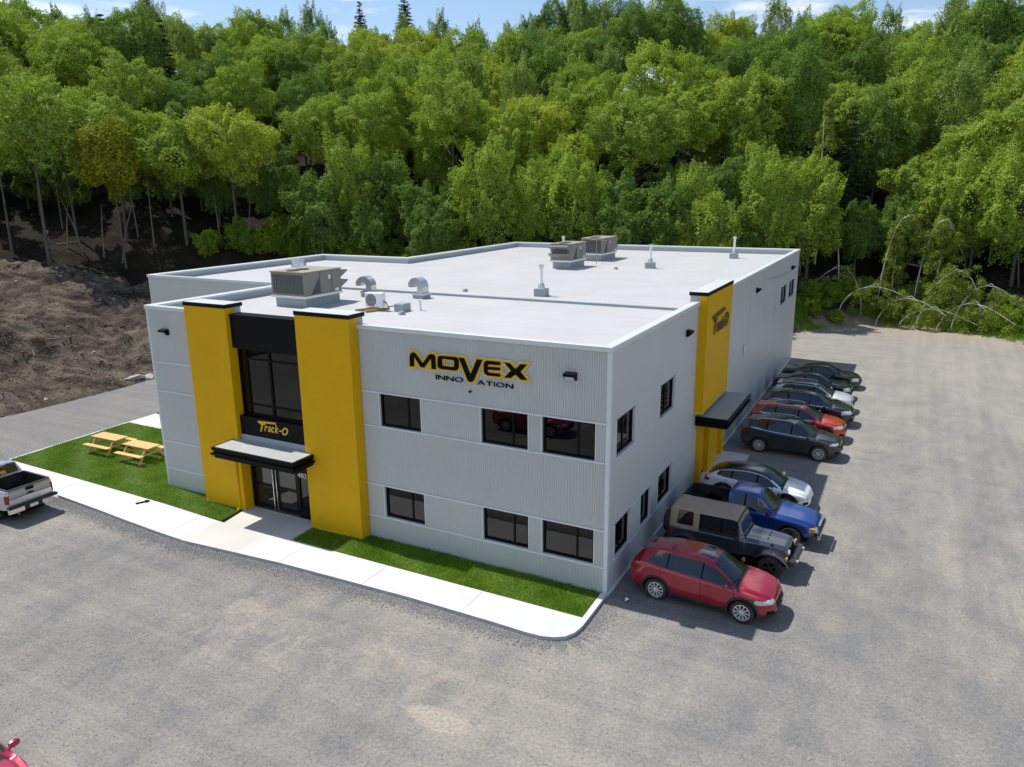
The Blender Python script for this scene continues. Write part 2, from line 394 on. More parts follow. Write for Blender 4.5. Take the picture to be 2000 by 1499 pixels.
# entrance canopy
M['canmem']=mat('canopy_membrane_grey',(.40,.405,.40),.6,va=.10,vs=1.5)
can=MB()
for dx,z0,z1 in ((.0,3.03,3.15),(.05,2.92,3.031),(-.04,2.84,2.921),(.06,2.72,2.841)):
    can.box(-15.72+dx,-11.52-dx,-1.58+dx,-.475,z0,z1)
    can.box(ga+.002,gb-.002,-.4751,-.03,z0+.001,z1-.001)
can=can.build('canopy',M['black'],bld)
MB().box(-15.62,-11.62,-1.5,-.48,3.151,3.16).box(ga+.01,gb-.01,-.481,-.285,3.151,3.161).build('canopy_membrane',M['canmem'],can)
MB().box(ga+.01,gb-.01,-.30,-.281,3.161,3.36).build('canopy_flashing',M['parapet'],can)
MB().box(ga-.15,ga,-.484,-.30,3.36,3.39).box(gb,gb+.3,-.486,-.30,3.36,3.39).build('drip_edge',M['yellow_l'],can)
# doors
def entrance():
    z0,z1=.135,2.80; y=.02; a,b=ga+.01,gb-.01; df=b-1.02
    w=MB().box(a,b,y,y+.1,2.10,z1).box(a,a+.10,y-.001,y+.1,z0,2.10).box(df,df+.1,y-.001,y+.1,z0,2.1).box(b-.07,b,y-.001,y+.1,z0,2.1).box(df+.1,b-.07,y,y+.1,z0,z0+.42).build('door_frame',M['blackm'],bld)
    MB().box(df+.1,b-.07,y+.05,y+.07,z0+.42,2.1).build('sidelight_pane',M['glass'],w)
    MB().box(df+.1,b-.07,y+.01,y+.049,1.85,2.1).build('number_panel',M['blackm'],w)
    mid=(a+.10+df)/2
    for s,(c,d) in enumerate(((a+.10,mid),(mid,df))):
        dr=MB(); t=.12; c+=.004; d-=.004
        dr.box(c,d,y+.02,y+.07,z0+.02,z0+.22); dr.box(c,d,y+.02,y+.07,1.95,2.09); dr.box(c,d,y+.021,y+.07,1.12,1.24)
        dr.box(c,c+t,y+.019,y+.069,z0+.02,2.09); dr.box(d-t,d,y+.019,y+.069,z0+.02,2.09); dr=dr.build('door',M['blackm'],bld)
        for q0,q1 in ((z0+.22,1.12),(1.24,1.95)): MB().box(c+t,d-t,y+.04,y+.06,q0,q1).build('pane',M['glass_l'],dr)
        hx=mid-.09 if s==0 else mid+.09
        MB().tube([(hx,y-.05,z0+.08),(hx,y-.05,1.98)],.018,8).cyl((hx,y-.05,.5),(hx,y+.03,.5),.012,n=6).cyl((hx,y-.05,1.7),(hx,y+.03,1.7),.012,n=6).build('handle',M['chrome'],dr,True)
    MB().box(a,df,y-.1,y+.12,.125,.15).build('threshold',M['galv'],bld)
    MB().box(a,b,y+.1,y+.12,z0,z1).build('vestibule_back',M['blackm'],bld)
M['glass_l']=glass_mat('door_glass',(.012,.013,.014),1.6,.01)
entrance()
MB().tube([(-15.68,-.53,2.6),(-15.68,-.53,.32),(-15.66,-.60,.22),(-15.62,-.74,.19)],.04,8).build('downspout',M['yellow'],bld,True)
# side entrance: yellow panel, canopy, pilasters
def side_entrance():
    xf=.35; z0,z1=3.44,8.40
    p=MB().box(.0,xf-.03,ra+.03,rb-.03,z0,z1).build('sign_panel',M['yellow'],bld)
    n=25; ph=(z1-z0)/n
    pm=MB(); pm.add([(xf-.006,ra,0),(xf-.006,rb,0),(xf,rb,.007),(xf,ra,.007),(xf,rb,ph-.003),(xf,ra,ph-.003),(xf-.006,ra,ph),(xf-.006,rb,ph),(0,ra,0),(0,rb,0),(0,ra,ph),(0,rb,ph)],
                    [(0,1,2,3),(3,2,4,5),(5,4,7,6),(1,9,11,7),(8,0,6,10)])
    me=pm.mesh('plank',M['yellow'])
    for i in range(n): link('plank',me,p,(0,0,z0+i*ph))
    MB().box(.0,xf+.012,ra-.012,rb+.012,z0-.04,z0+.012).build('drip_edge',M['yellow_l'],p)
    cp=MB().box(-.42,xf+.02,ra-.02,rb+.02,z1,z1+.14).build('cap',M['black'],bld); MB().box(-.39,xf-.01,ra+.01,rb-.01,z1+.1401,z1+.15).build('cap_flashing',M['coping'],cp); MB().box(-.38,.18,ra+.05,rb-.05,8.0,z1-.001).build('pilaster_back',M['parapet'],bld)
    c=MB()
    for d,a,b in ((.0,3.08,3.2),(.05,2.98,3.081),(-.03,2.9,2.981),(.06,2.78,2.901)): c.box(.001,1.42-d,ra+.28+d,15.0-d,a,b)
    c=c.build('canopy',M['black'],bld)
    MB().box(.05,1.34,ra+.36,14.92,3.201,3.212).build('canopy_membrane',M['curb'],c)
    MB().box(.001,.04,ra+.3,14.95,3.212,3.40).build('canopy_flashing',M['parapet'],c)
    for a,b in ((10.7,11.05),(12.25,13.95),(14.9,15.4)): MB().box(-.02,.21,a,b,.02,2.779).build('pilaster',M['yellow'],bld)
    MB().box(-.6,-.02,11.05,12.25,.1,2.79).build('door_recess',M['yellow'],bld); MB().box(-.6,-.02,13.95,14.9,.1,2.79).build('door_recess',M['yellow'],bld)
    rpanel(ra+.1,10.7,.05,3.4)
side_entrance()

# ------------------------------------------------------------------ signs
def poly_off(p,d):
    n=len(p); a=sum(p[i][0]*p[(i+1)%n][1]-p[(i+1)%n][0]*p[i][1] for i in range(n)); s=1 if a>0 else -1; r=[]
    for i in range(n):
        A,B,C=Vector(p[i-1]),Vector(p[i]),Vector(p[(i+1)%n]); d1=(B-A).normalized(); d2=(C-B).normalized()
        n1=Vector((d1.y,-d1.x))*s; n2=Vector((d2.y,-d2.x))*s; q=n1+n2; k=max(.42,1+n1.dot(n2)); v=B+q*(d/k); r.append((v.x,v.y))
    return r
def plate(polys,y0,y1,name,m,parent):
    """outline with optional holes, extruded from y0 (front) to y1"""
    lists=[[Vector((x,z,0)) for x,z in p] for p in polys]; flat=[q for p in polys for q in p]; n=len(flat)
    vs=[(x,y0,z) for x,z in flat]+[(x,y1,z) for x,z in flat]; fs=[]
    for a,b,c in tessellate_polygon(lists):
        A,B,C=flat[a],flat[b],flat[c]; cr=(B[0]-A[0])*(C[1]-A[1])-(B[1]-A[1])*(C[0]-A[0])
        fs.append((a,b,c) if cr>0 else (a,c,b))
    o=0
    for p in polys:
        k=len(p)
        for i in range(k): fs.append((o+i,o+(i+1)%k,n+o+(i+1)%k,n+o+i))
        o+=k
    mb=MB(); mb.add(vs,fs); return mb.build(name,m,parent)
M['sign_y']=mat('sign_yellow',(.72,.42,.02),.4,va=.03); M['sign_e']=mat('sign_edge',(.80,.62,.30),.4,va=.03); M['sign_k']=mat('sign_black',(.004,.004,.004),.5,va=.05,spec=.08)
GL={'M':[[(-7.22,6.895),(-7.208,7.233),(-7.16,7.349),(-7.069,7.394),(-6.968,7.367),(-6.684,7.047),(-6.447,7.348),(-6.345,7.399),(-6.217,7.386),(-6.169,7.305),(-6.161,6.889),(-6.333,6.892),(-6.339,7.211),(-6.376,7.212),(-6.627,6.904),(-6.773,6.902),(-7.005,7.22),(-7.03,7.2),(-7.046,6.9)]],
'O':[[(-5.976,7.372),(-5.389,7.383),(-5.28,7.353),(-5.249,7.271),(-5.257,7.042),(-5.306,6.964),(-5.391,6.924),(-5.952,6.923),(-6.056,6.949),(-6.087,7.032),(-6.08,7.265),(-6.048,7.341)],[(-5.867,7.28),(-5.47,7.274),(-5.427,7.235),(-5.433,7.073),(-5.479,7.036),(-5.857,7.038),(-5.903,7.075),(-5.902,7.245)]],
'V':[[(-5.251,7.379),(-5.051,7.381),(-4.816,6.858),(-4.564,7.385),(-4.358,7.385),(-4.685,6.691),(-4.75,6.62),(-4.81,6.601),(-4.87,6.61),(-4.931,6.653)]],
'E':[[(-4.199,7.377),(-3.707,7.382),(-3.708,7.275),(-4.109,7.263),(-4.163,7.23),(-4.164,7.182),(-3.71,7.197),(-3.711,7.101),(-4.166,7.087),(-4.167,7.033),(-4.123,6.99),(-3.713,6.997),(-3.715,6.893),(-4.17,6.89),(-4.276,6.938),(-4.313,7.03),(-4.308,7.244),(-4.28,7.329)]],
'X':[[(-3.559,7.382),(-3.366,7.376),(-3.159,7.199),(-2.984,7.378),(-2.745,7.39),(-2.987,7.138),(-2.749,6.89),(-2.963,6.885),(-3.161,7.032),(-3.326,6.897),(-3.567,6.886),(-3.313,7.144)]]}
EY=[(-4.199,7.377),(-3.707,7.382),(-3.715,6.893),(-4.17,6.89),(-4.276,6.938),(-4.313,7.03),(-4.308,7.244),(-4.28,7.329)]
MY=[(-7.22,6.895),(-7.208,7.233),(-7.16,7.349),(-7.069,7.394),(-6.968,7.367),(-6.684,7.047),(-6.447,7.348),(-6.345,7.399),(-6.217,7.386),(-6.169,7.305),(-6.161,6.889),(-6.333,6.892),(-6.35,7.06),(-6.627,6.904),(-6.773,6.902),(-7.02,7.08),(-7.046,6.9)]
sign=thing('company_sign','raised black company lettering edged in yellow above the upper front windows','sign',(0,0,0))
for i,k in enumerate('MOVEX'):
    base={'E':EY,'M':MY}.get(k,GL[k][0]); e=.002*i
    hole=[poly_off(GL['O'][1],-.055)] if k=='O' else []
    plate([poly_off(base,.075)]+hole,-.060-e,.012,'letter_edge',M['sign_e'],sign)
    L1=plate([poly_off(base,.058)]+([poly_off(GL['O'][1],-.045)] if k=='O' else []),-.078-e,-.0602-e,'letter_backing',M['sign_y'],sign)
    plate(GL[k],-.10-e,-.0782-e,'letter',M['sign_k'],sign)
for x in (-3.68,): 
    for z in (6.98,7.28): MB().box(x-.03,x+.32,-.055,-.045,z-.02,z+.02).build('bracket',M['white'],sign)
def text_mesh(s,size,ext,mats,shear=0.0,bold=0.0):
    cu=bpy.data.curves.new('lettering','FONT'); cu.body=s; cu.size=size; cu.extrude=ext; cu.shear=shear; cu.offset=bold
    ob=bpy.data.objects.new('lettering',cu); COL.objects.link(ob); dg=bpy.context.evaluated_depsgraph_get()
    me=bpy.data.meshes.new_from_object(ob.evaluated_get(dg)); bpy.data.objects.remove(ob); bpy.data.curves.remove(cu)
    me.materials.clear(); me.materials.append(mats); return me
def text_row(s,x0,x1,z0,z1,y,m,parent,axis='y',ext=.012,shear=0.0,bold=0.0,gap=.09,name='letter'):
    """place the characters of s one by one so that the row fills x0..x1 and z0..z1"""
    ms=[text_mesh(c,1.0,.5,m,shear,bold) for c in s]; bb=[]
    for me in ms:
        co=np.empty(len(me.vertices)*3,np.float32); me.vertices.foreach_get('co',co); co=co.reshape(-1,3); bb.append(co)
    caph=.73
    w=[b[:,0].max()-b[:,0].min() for b in bb]; tot=sum(w)+gap*(len(s)-1); sx=(x1-x0)/tot; sz=(z1-z0)/caph; x=x0
    for me,co,wi in zip(ms,bb,w):
        X=(co[:,0]-co[:,0].min())*sx+x; Zz=co[:,1]*sz+z0; D=co[:,2]*2*ext
        V=np.stack([X,y-D,Zz],1) if axis=='y' else np.stack([y+D,X,Zz],1)
        me.vertices.foreach_set('co',V.astype(np.float32).ravel()); me.update(); link(name,me,parent); x+=wi*sx+gap*sx
text_row('INNO',-6.22,-5.15,6.53,6.70,-.02,M['sign_k'],sign,ext=.02,bold=-.004,gap=.12)
text_row('ATION',-4.60,-3.29,6.53,6.69,-.02,M['sign_k'],sign,ext=.02,bold=-.004,gap=.12)
ts=thing('lettering_sign','yellow slanted lettering on the black panel above the entrance canopy','sign',(0,0,0))
M['sign_y2']=mat('lettering_yellow',(.74,.44,.03),.4,va=.03)
plate([[(-14.45,4.03),(-13.50,4.07),(-13.52,3.995),(-14.46,3.95)]],-.30,-.281,'letter_bar',M['sign_y2'],ts)
text_row('T',-14.38,-14.06,3.62,3.98,-.29,M['sign_y2'],ts,shear=.35,bold=.03)
text_row('rack',-14.14,-13.38,3.66,3.99,-.29,M['sign_y2'],ts,shear=.35,bold=.03,gap=.05)
text_row('-',-13.37,-13.23,3.68,3.96,-.29,M['sign_y2'],ts,shear=.3,bold=.03)
text_row('O',-13.22,-12.90,3.64,3.94,-.29,M['sign_y2'],ts,shear=.35,bold=.03)
ns=thing('number_sign','white street number 403 on the dark panel beside the entrance door','sign',(0,0,0))
text_row('403',-12.90,-12.45,1.84,2.05,.01,M['white'],ns,bold=.01,name='digit')
rs=thing('lettering_sign','dark slanted standing-off lettering high on the yellow side panel','sign',(0,0,0))
M['sign_b']=mat('lettering_dark',(.03,.022,.012),.4,va=.1)
def yplate(p): 
    mb=MB(); mb.prism(p,.40,.43,lambda a,b,c:(c,a,b)); return mb.build('letter_bar',M['sign_b'],rs)
yplate([(11.0,7.42),(13.1,7.55),(13.08,7.42),(10.98,7.28)])
text_row('T',11.25,11.75,6.62,7.30,.405,M['sign_b'],rs,'x',shear=.35,bold=.03)
text_row('rack',11.75,13.0,6.65,7.22,.405,M['sign_b'],rs,'x',shear=.35,bold=.03,gap=.06)
text_row('-',13.0,13.2,6.6,7.2,.405,M['sign_b'],rs,'x',bold=.03)
text_row('O',13.2,13.95,6.65,7.25,.405,M['sign_b'],rs,'x',shear=.35,bold=.03)
for y in (11.4,12.4,13.5): MB().box(.33,.41,y-.015,y+.015,6.9,6.93).build('standoff',M['sign_b'],rs)

# ------------------------------------------------------------------ wall fixtures
def wall_pack(x,y,z,face,label):
    """black wedge-shaped wall light with a glazed lower front"""
    t=thing('wall_light',label,'light',(x,y,z),0 if face=='y' else R(90),'wall pack lights')
    b=MB(); b.prism([(0,.13),(-.24,.10),(-.24,.02),(-.10,-.12),(0,-.12)],-.19,.19,lambda a,c,d:(d,a,c)); b.build('housing',M['black'],t)
    MB().add([(-.16,-.246,.015),(.16,-.246,.015),(.16,-.112,-.118),(-.16,-.112,-.118)],[(0,3,2,1)]).build('lens',M['lens'],t)
    return t
wall_pack(-19.57,0,7.11,'y','black wedge wall light left of the tall yellow pilasters')
wall_pack(-1.28,0,7.16,'y','black wedge wall light to the right of the company lettering')
wall_pack(0,8.4,7.15,'x','black wedge wall light just before the yellow side panel')
wall_pack(0,22.7,7.1,'x','black wedge wall light beyond the yellow side panel')
wall_pack(0,35.5,7.15,'x','black wedge wall light over the small far side windows')
cam=thing('security_camera','small dark dome security camera under the company lettering','camera',(-4.87,0,6.26))
MB().lathe([(.0,-.0),(.055,-.0),(.055,-.05),(.0,-.051)],12,axis='y').build('mount',M['galv'],cam,True); MB().lathe([(.0,-.12),(.03,-.11),(.045,-.08),(.045,-.05)],12,axis='y').build('dome',M['black'],cam,True)
sv=thing('service_bracket','small metal service bracket with a cable high on the far side wall','bracket',(0,24.7,7.55))
MB().box(0,.03,-.06,.06,-.1,.1).tube([(0,0,.2),(.25,0,.05),(.3,.1,-.05)],.025,6).build('bracket_arm',M['galv'],sv,True)
cb=MB()
pts=[(.3,.1+13.5*t,-.05-1.5*t*t*.2-1.0*math.sin(math.pi*t)*.25) for t in [i/12 for i in range(13)]]; cb.tube(pts,.012,5); cb.build('cable',M['plastic'],sv,True)
for y,z,l in ((20.0,4.35,'small grey electrical box on the side wall past the canopy'),(29.2,5.1,'grey meter box on the far side wall')):
    t=thing('electrical_box',l,'box',(0,y,z)); MB().cbox(0,.10,-.12,.12,-.2,.2,.015).build('enclosure',M['galv'],t); MB().box(.02,.05,-.02,.02,-.45,-.2).build('conduit',M['galv'],t)
# ------------------------------------------------------------------ roof equipment
def rtu(x0,x1,y0,y1,label,hood='+y',coil='-y'):
    """packaged rooftop unit on a curb; long axis along y"""
    cx,cy=(x0+x1)/2,(y0+y1)/2; hx,hy=(x1-x0)/2,(y1-y0)/2
    t=thing('rooftop_unit',label,'air conditioner',(cx,cy,RZ),0,'packaged rooftop units')
    MB().box(-hx,hx,-hy,hy,0,.42).build('curb',M['curb'],t)
    MB().box(-hx-.16,hx+.1,-hy-.12,hy+.12,.42,.52).build('base_rail',M['galv'],t)
    a,b,c,d=-hx-.12,hx+.06,-hy-.1,hy+.1; z0,z1=.52,1.52
    MB().cbox(a,b,c,d,z0,z1,.02).build('cabinet',M['rtu'],t)
    MB().box(a-.03,b+.03,c-.03,d+.03,z1,z1+.045).build('top_panel',M['rtu_top'],t)
    e=c if coil=='-y' else d; s=-1 if coil=='-y' else 1
    MB().box(a+.12,b-.08,min(e,e+s*.02),max(e,e+s*.02),z0+.08,z1-.1).build('coil_guard',M['coil'],t)
    for i in range(14):
        xx=a+.16+i*(b-a-.28)/13; MB().box(xx-.006,xx+.006,e+s*.021-.003,e+s*.021+.003,z0+.09,z1-.11).build('guard_wire',M['rtu'],t)
    MB().add([(b+.012,c+.42,z0+.05),(b+.012,c+.95,z0+.05),(b+.012,c+.95,z1-.25)],[(0,1,2)]).build('hail_guard',M['coil'],t)
    for y,h in ((c+1.0,1),(c+1.75,1)): MB().box(b,b+.008,y-.012,y+.012,z0+.02,z1-.03).build('panel_seam',M['coil'],t)
    MB().box(b,b+.012,c+1.55,c+1.68,z1-.38,z1-.2).box(b,b+.012,d-.45,d-.2,z0+.04,z0+.16).build('data_plate',M['white'],t)
    k=1 if hood=='+y' else -1; e=d if k>0 else c                 # fresh-air hoods: two sloped wedges
    for za,zb,dep in ((z1-.42,z1-.05,.55),(z0+.12,z0+.5,.55)):
        h=MB(); h.prism([(0,za),(0,zb),(dep,zb-.05),(dep*.98,zb-.10)],a+.08,b-.06,lambda u,v,w:(w,e+k*u,v)); h.build('air_hood',M['rtu'],t)
    for i in range(2): MB().lathe([(.0,z1+.05),(.26,z1+.05),(.28,z1+.06),(.28,z1+.085),(.24,z1+.09),(.0,z1+.075)],18,((a+b)/2,c+.4+i*.6,0)).build('fan_grille',M['coil'],t,True)
    return t
rtu(-17.3,-15.55,4.05,6.25,'large taupe rooftop unit behind the front yellow pilasters')
rtu(-12.75,-11.55,23.4,25.7,'taupe rooftop unit with side hood standing midway back on the roof','-y','+y')
rtu(-12.95,-11.6,28.9,31.6,'taupe rooftop unit standing behind another one near the back parapet')
def gooseneck(x,y,rz,label):
    t=thing('gooseneck_vent',label,'vent',(x,y,RZ),rz,'gooseneck roof vents')
    MB().box(-.36,.36,-.33,.33,0,.2).build('curb',M['curb'],t); MB().box(-.4,.4,-.37,.37,.2,.30).build('curb_cap',M['galv'],t)
    h=MB(); n=12; r1,r0=.62,.16; w=.28
    vs=[];fs=[]; cx=-.22; cz=.62
    for i in range(n+1):
        a=math.pi*(1-i/n)*.98
        for rr in (r0,.5):
            for ww in (-w,w): vs.append((cx+rr*math.cos(a)+.0,ww,cz+rr*math.sin(a)))
    for i in range(n):
        b=i*4; fs+=[(b+2,b+3,b+7,b+6),(b,b+4,b+5,b+1),(b,b+2,b+6,b+4),(b+1,b+5,b+7,b+3)]
    h.add(vs,fs); t.scale=(.86,.86,.86); h.box(cx+r0,cx+.5,-w+.001,w-.001,.30,.62); h.build('hood',M['galv'],t,True)
    MB().box(cx-.49,cx-r0-.01,-w+.01,w-.01,.60,.615).build('bird_screen',M['coil'],t)
gooseneck(-15.45,8.3,R(8),'galvanised gooseneck vent just behind the large front rooftop unit')
gooseneck(-12.75,8.75,R(-6),'galvanised gooseneck vent nearer the middle of the roof')
t=thing('exhaust_fan','round galvanised exhaust fan behind the large front rooftop unit','fan',(-22.3,10.9,RZ))
MB().box(-.45,.45,-.45,.45,0,.35).build('curb',M['curb'],t); MB().lathe([(.45,.35),(.45,.5),(.62,.62),(.62,.85),(.5,.9),(.40,.92),(.40,1.25),(.37,1.30),(.0,1.31)],24).build('housing',M['galv'],t,True)
# mini-split condenser on timber sleepers
t=thing('condenser_unit','white heat-pump condenser with round fan standing on two timbers on the roof','air conditioner',(-12.42,4.85,RZ),R(4))
MB().cbox(-.42,.42,-.16,.16,.17,.76,.02).build('cabinet',M['white'],t)
MB().lathe([(.0,-.172),(.25,-.172),(.265,-.165),(.265,-.16)],24,(-.12,0,.45),'y').build('fan_grille',M['coil'],t,True)
for i in range(5): r=.05+.045*i; MB().lathe([(r-.006,-.175),(r-.006,-.182),(r+.006,-.182),(r+.006,-.175)],20,(-.12,0,.45),'y').build('grille_ring',M['galv'],t,True)
MB().tube([(.42,.0,.4),(.55,0,.36),(.62,-.02,.2),(.95,.02,.24)],.025,6).build('refrigerant_line',M['plastic'],t,True)
for x,l in ((-.33,'left'),(.2,'right')):
    s=MB().cbox(-.055,.055,-.62,.55,0,.11,.01).build('timber_sleeper',M['wood'],None,False,(-12.42+x,4.75,RZ+.002),(0,0,R(-20)))
    tag(s,'weathered square timber under the %s side of the white condenser'%('fan' if l=='left' else 'pipe'),'timber','timbers under the condenser')
s=MB().cbox(-.24,.24,-.28,.28,0,.34,.02).build('pipe_curb',M['curb'],None,False,(-11.25,5.15,RZ)); tag(s,'low dark grey pipe curb box beside the white condenser','box')
s=MB().tube([(0,0,0),(0,0,.42)],.05,10).lathe([(.07,.0),(.07,.04),(.05,.05)],10).lathe([(.07,.42),(.07,.48),(.0,.5)],10).build('vent_pipe',M['white'],None,True,(-10.65,5.6,RZ)); tag(s,'short white vent pipe beside the low pipe curb box','pipe')
for x,y,l in ((-10.75,4.4,'small grey roof drain dome near the front edge of the roof'),(-12.1,11.6,'small grey roof drain dome behind the gooseneck vents'),(-8.9,24.4,'small grey roof drain dome near the rear stacks')):
    s=MB().lathe([(.16,0),(.15,.05),(.10,.13),(.0,.15)],12).build('roof_drain',M['curb'],None,True,(x,y,RZ)); tag(s,l,'drain')
def stack(x,y,label,h=1.45):
    t=thing('exhaust_stack',label,'chimney',(x,y,RZ),R(6))
    MB().box(-.28,.28,-.28,.28,0,.36).build('curb',M['curb'],t); MB().lathe([(.17,.36),(.14,.55),(.085,.62)],14).build('boot',M['galv'],t,True)
    MB().tube([(0,0,.5),(0,0,h-.1)],.075,12).build('pipe',M['white'],t,True); MB().lathe([(.0,h-.14),(.10,h-.14),(.13,h-.10),(.13,h+.02),(.0,h+.04)],14).build('cap',M['galv'],t,True)
stack(-7.9,11.65,'white exhaust stack standing alone near the middle of the roof'); stack(-7.1,25.75,'white exhaust stack to the right of the two rear rooftop units'); stack(-3.75,34.3,'white exhaust stack near the back right roof corner',1.5); stack(-15.5,31.2,'white exhaust stack behind the two rear rooftop units',1.5)
t=thing('gas_pipe','thin yellow gas pipe between the two rear rooftop units','pipe',(-11.3,27.2,RZ))
MB().tube([(0,0,0),(0,0,1.9)],.022,7).tube([(-.6,.3,1.55),(0,0,1.6),(.35,.8,1.5)],.022,6).build('pipe_run',mat('gas_yellow',(.36,.29,.14),.6),t,True)

# ------------------------------------------------------------------ ground
def gravel_mat():
    m,N,L,B=nodes('compacted_gravel'); p=wpos(N)
    big=noise(N,L,stretch(N,L,p,(1,.55,1),R(20)),.11,6,.6,.15); mid=noise(N,L,stretch(N,L,p,(1,.6,1),R(14)),.7,7,.7,.2); 
    fine=noise(N,L,p,11,5,.75); peb=noise(N,L,p,30,4,.8)
    f=math_(N,L,'ADD',math_(N,L,'MULTIPLY',big,.55),math_(N,L,'MULTIPLY',mid,.55))
    c=mixc(N,L,ramp(N,L,f,.45,.63),(.195,.193,.188),(.295,.276,.241))
    # sandy smears in front of the walk
    sep=N.new('ShaderNodeSeparateXYZ'); L.new(p,sep.inputs[0])
    def bell(x,y,rx,ry):
        a=math_(N,L,'POWER',math_(N,L,'ABSOLUTE',math_(N,L,'DIVIDE',math_(N,L,'SUBTRACT',sep.outputs['X'],x),rx)),2); b=math_(N,L,'POWER',math_(N,L,'ABSOLUTE',math_(N,L,'DIVIDE',math_(N,L,'SUBTRACT',sep.outputs['Y'],y),ry)),2)
        return math_(N,L,'MAXIMUM',math_(N,L,'SUBTRACT',1,math_(N,L,'ADD',a,b)),0)
    s1=bell(-6.5,-6.2,7.5,2.6); s2=bell(-1.6,-7.3,1.3,.55)
    sm=ramp(N,L,noise(N,L,stretch(N,L,p,(1,.8,1),R(-30)),.85,7,.66,1.3),.48,.68)
    c=mixc(N,L,math_(N,L,'MULTIPLY',math_(N,L,'MULTIPLY',sm,s1),.75),c,(.39,.345,.28))
    c=mixc(N,L,math_(N,L,'MULTIPLY',ramp(N,L,math_(N,L,'ADD',math_(N,L,'MULTIPLY',mid,.7),s2),.75,1.1),.0+.7),c,(.41,.36,.295))
    # back of the lot and right side: paler and sandier
    back=ramp(N,L,math_(N,L,'ADD',math_(N,L,'MULTIPLY',sep.outputs['Y'],.02),math_(N,L,'MULTIPLY',mid,.5)),.35,1.25)
    c=mixc(N,L,math_(N,L,'MULTIPLY',back,.45),c,(.37,.345,.295))
    sh=ramp(N,L,math_(N,L,'SUBTRACT',math_(N,L,'ADD',math_(N,L,'MULTIPLY',sep.outputs['Y'],.1),math_(N,L,'ADD',mid,math_(N,L,'MULTIPLY',sep.outputs['X'],.022))),5.55),.1,.6)
    c=mixc(N,L,math_(N,L,'MULTIPLY',sh,.8),c,mixc(N,L,fine,(.30,.24,.17),(.43,.365,.28)))
    # grey service road left of the building
    xr=math_(N,L,'ADD',sep.outputs['X'],math_(N,L,'MULTIPLY',big,3)); road=ramp(N,L,math_(N,L,'MULTIPLY',xr,-.03),.78,.86)
    c=mixc(N,L,math_(N,L,'MULTIPLY',road,.7),c,(.19,.185,.18))
    # wheel paths: along the front of the building, and up the right-hand side
    sa=noise(N,L,stretch(N,L,p,(.07,1.5,1),R(-4)),1.0,4,.6,.3); sb=noise(N,L,stretch(N,L,p,(1.5,.06,1),R(8)),1.0,4,.6,.3)
    w=ramp(N,L,math_(N,L,'ADD',math_(N,L,'MULTIPLY',sep.outputs['X'],.06),math_(N,L,'MULTIPLY',big,.6)),.45,1.0)
    tr=mixc(N,L,w,ramp(N,L,sa,.38,.62,(.80,.805,.815),(1.14,1.12,1.08)),ramp(N,L,sb,.38,.62,(.80,.805,.815),(1.14,1.12,1.08))); c=mixc(N,L,.48,c,tr,'MULTIPLY')
    c=mixc(N,L,1.0,c,ramp(N,L,fine,.25,.75,(.60,.60,.61),(1.34,1.33,1.32)),'MULTIPLY')
    c=mixc(N,L,1.0,c,ramp(N,L,peb,.3,.7,(.66,.66,.67),(1.36,1.36,1.35)),'MULTIPLY')
    L.new(c,B.inputs['Base Color']); B.inputs['Roughness'].default_value=.95; B.inputs['Specular IOR Level'].default_value=.15
    bump(N,L,B,math_(N,L,'ADD',math_(N,L,'MULTIPLY',fine,.8),math_(N,L,'MULTIPLY',peb,.5)),.55,.03); return m
M['gravel']=gravel_mat()
g=MB().add([(-3000,-3000,0),(3000,-3000,0),(3000,3000,0),(-3000,3000,0)],[(0,1,2,3)]).build('ground',M['gravel']); tag(g,kind='structure')
# concrete walk with kerb
def concrete():
    m,N,L,B=nodes('broom_concrete'); p=wpos(N)
    c=mixc(N,L,ramp(N,L,noise(N,L,p,.8,6,.6),.3,.7),(.57,.565,.55),(.66,.655,.64)); n2=noise(N,L,stretch(N,L,p,(1,5,1)),2.2,6,.7)
    c=mixc(N,L,math_(N,L,'MULTIPLY',ramp(N,L,n2,.55,.8),.35),c,(.52,.51,.49))
    sep=N.new('ShaderNodeSeparateXYZ'); L.new(p,sep.inputs[0])
    ex=math_(N,L,'MAXIMUM',math_(N,L,'SUBTRACT',1,math_(N,L,'POWER',math_(N,L,'ABSOLUTE',math_(N,L,'DIVIDE',math_(N,L,'ADD',sep.outputs['X'],14.3),1.9)),2)),0)
    st=math_(N,L,'MULTIPLY',ramp(N,L,math_(N,L,'ADD',ex,math_(N,L,'MULTIPLY',noise(N,L,p,1.3,5,.65),.9)),.75,1.3),.5)
    c=mixc(N,L,st,c,(.56,.52,.43)); L.new(c,B.inputs['Base Color']); B.inputs['Roughness'].default_value=.85; bump(N,L,B,noise(N,L,p,25,4),.15,.01); return m
M['concrete']=concrete(); M['kerbside']=mat('kerb_face',(.40,.395,.385),.85,va=.15,vs=3,ba=.2,bs=20)
OUTER=[(-33.5,-2.62),(-30,-2.72),(-24.8,-2.9),(-21,-3.15),(-19.2,-3.3),(-17,-3.45),(-15.4,-3.52),(-13.4,-3.37),(-11,-3.2),(-9.7,-3.16),(-5.5,-3.05),(-2.5,-3.08),(-1.3,-3.12),(-.85,-3.1),(-.5,-3.0),(-.2,-2.8),(-.03,-2.5),(.04,-2.1),(.045,-1.5),(.035,-.06)]
INNER=[(-.16,-.06),(-.14,-1.66),(-11.80,-1.66),(-11.9,-.02),(-15.6,-.02),(-15.3,-1.72),(-19,-1.52),(-24,-1.40),(-29.7,-1.30),(-33.5,-1.2)]
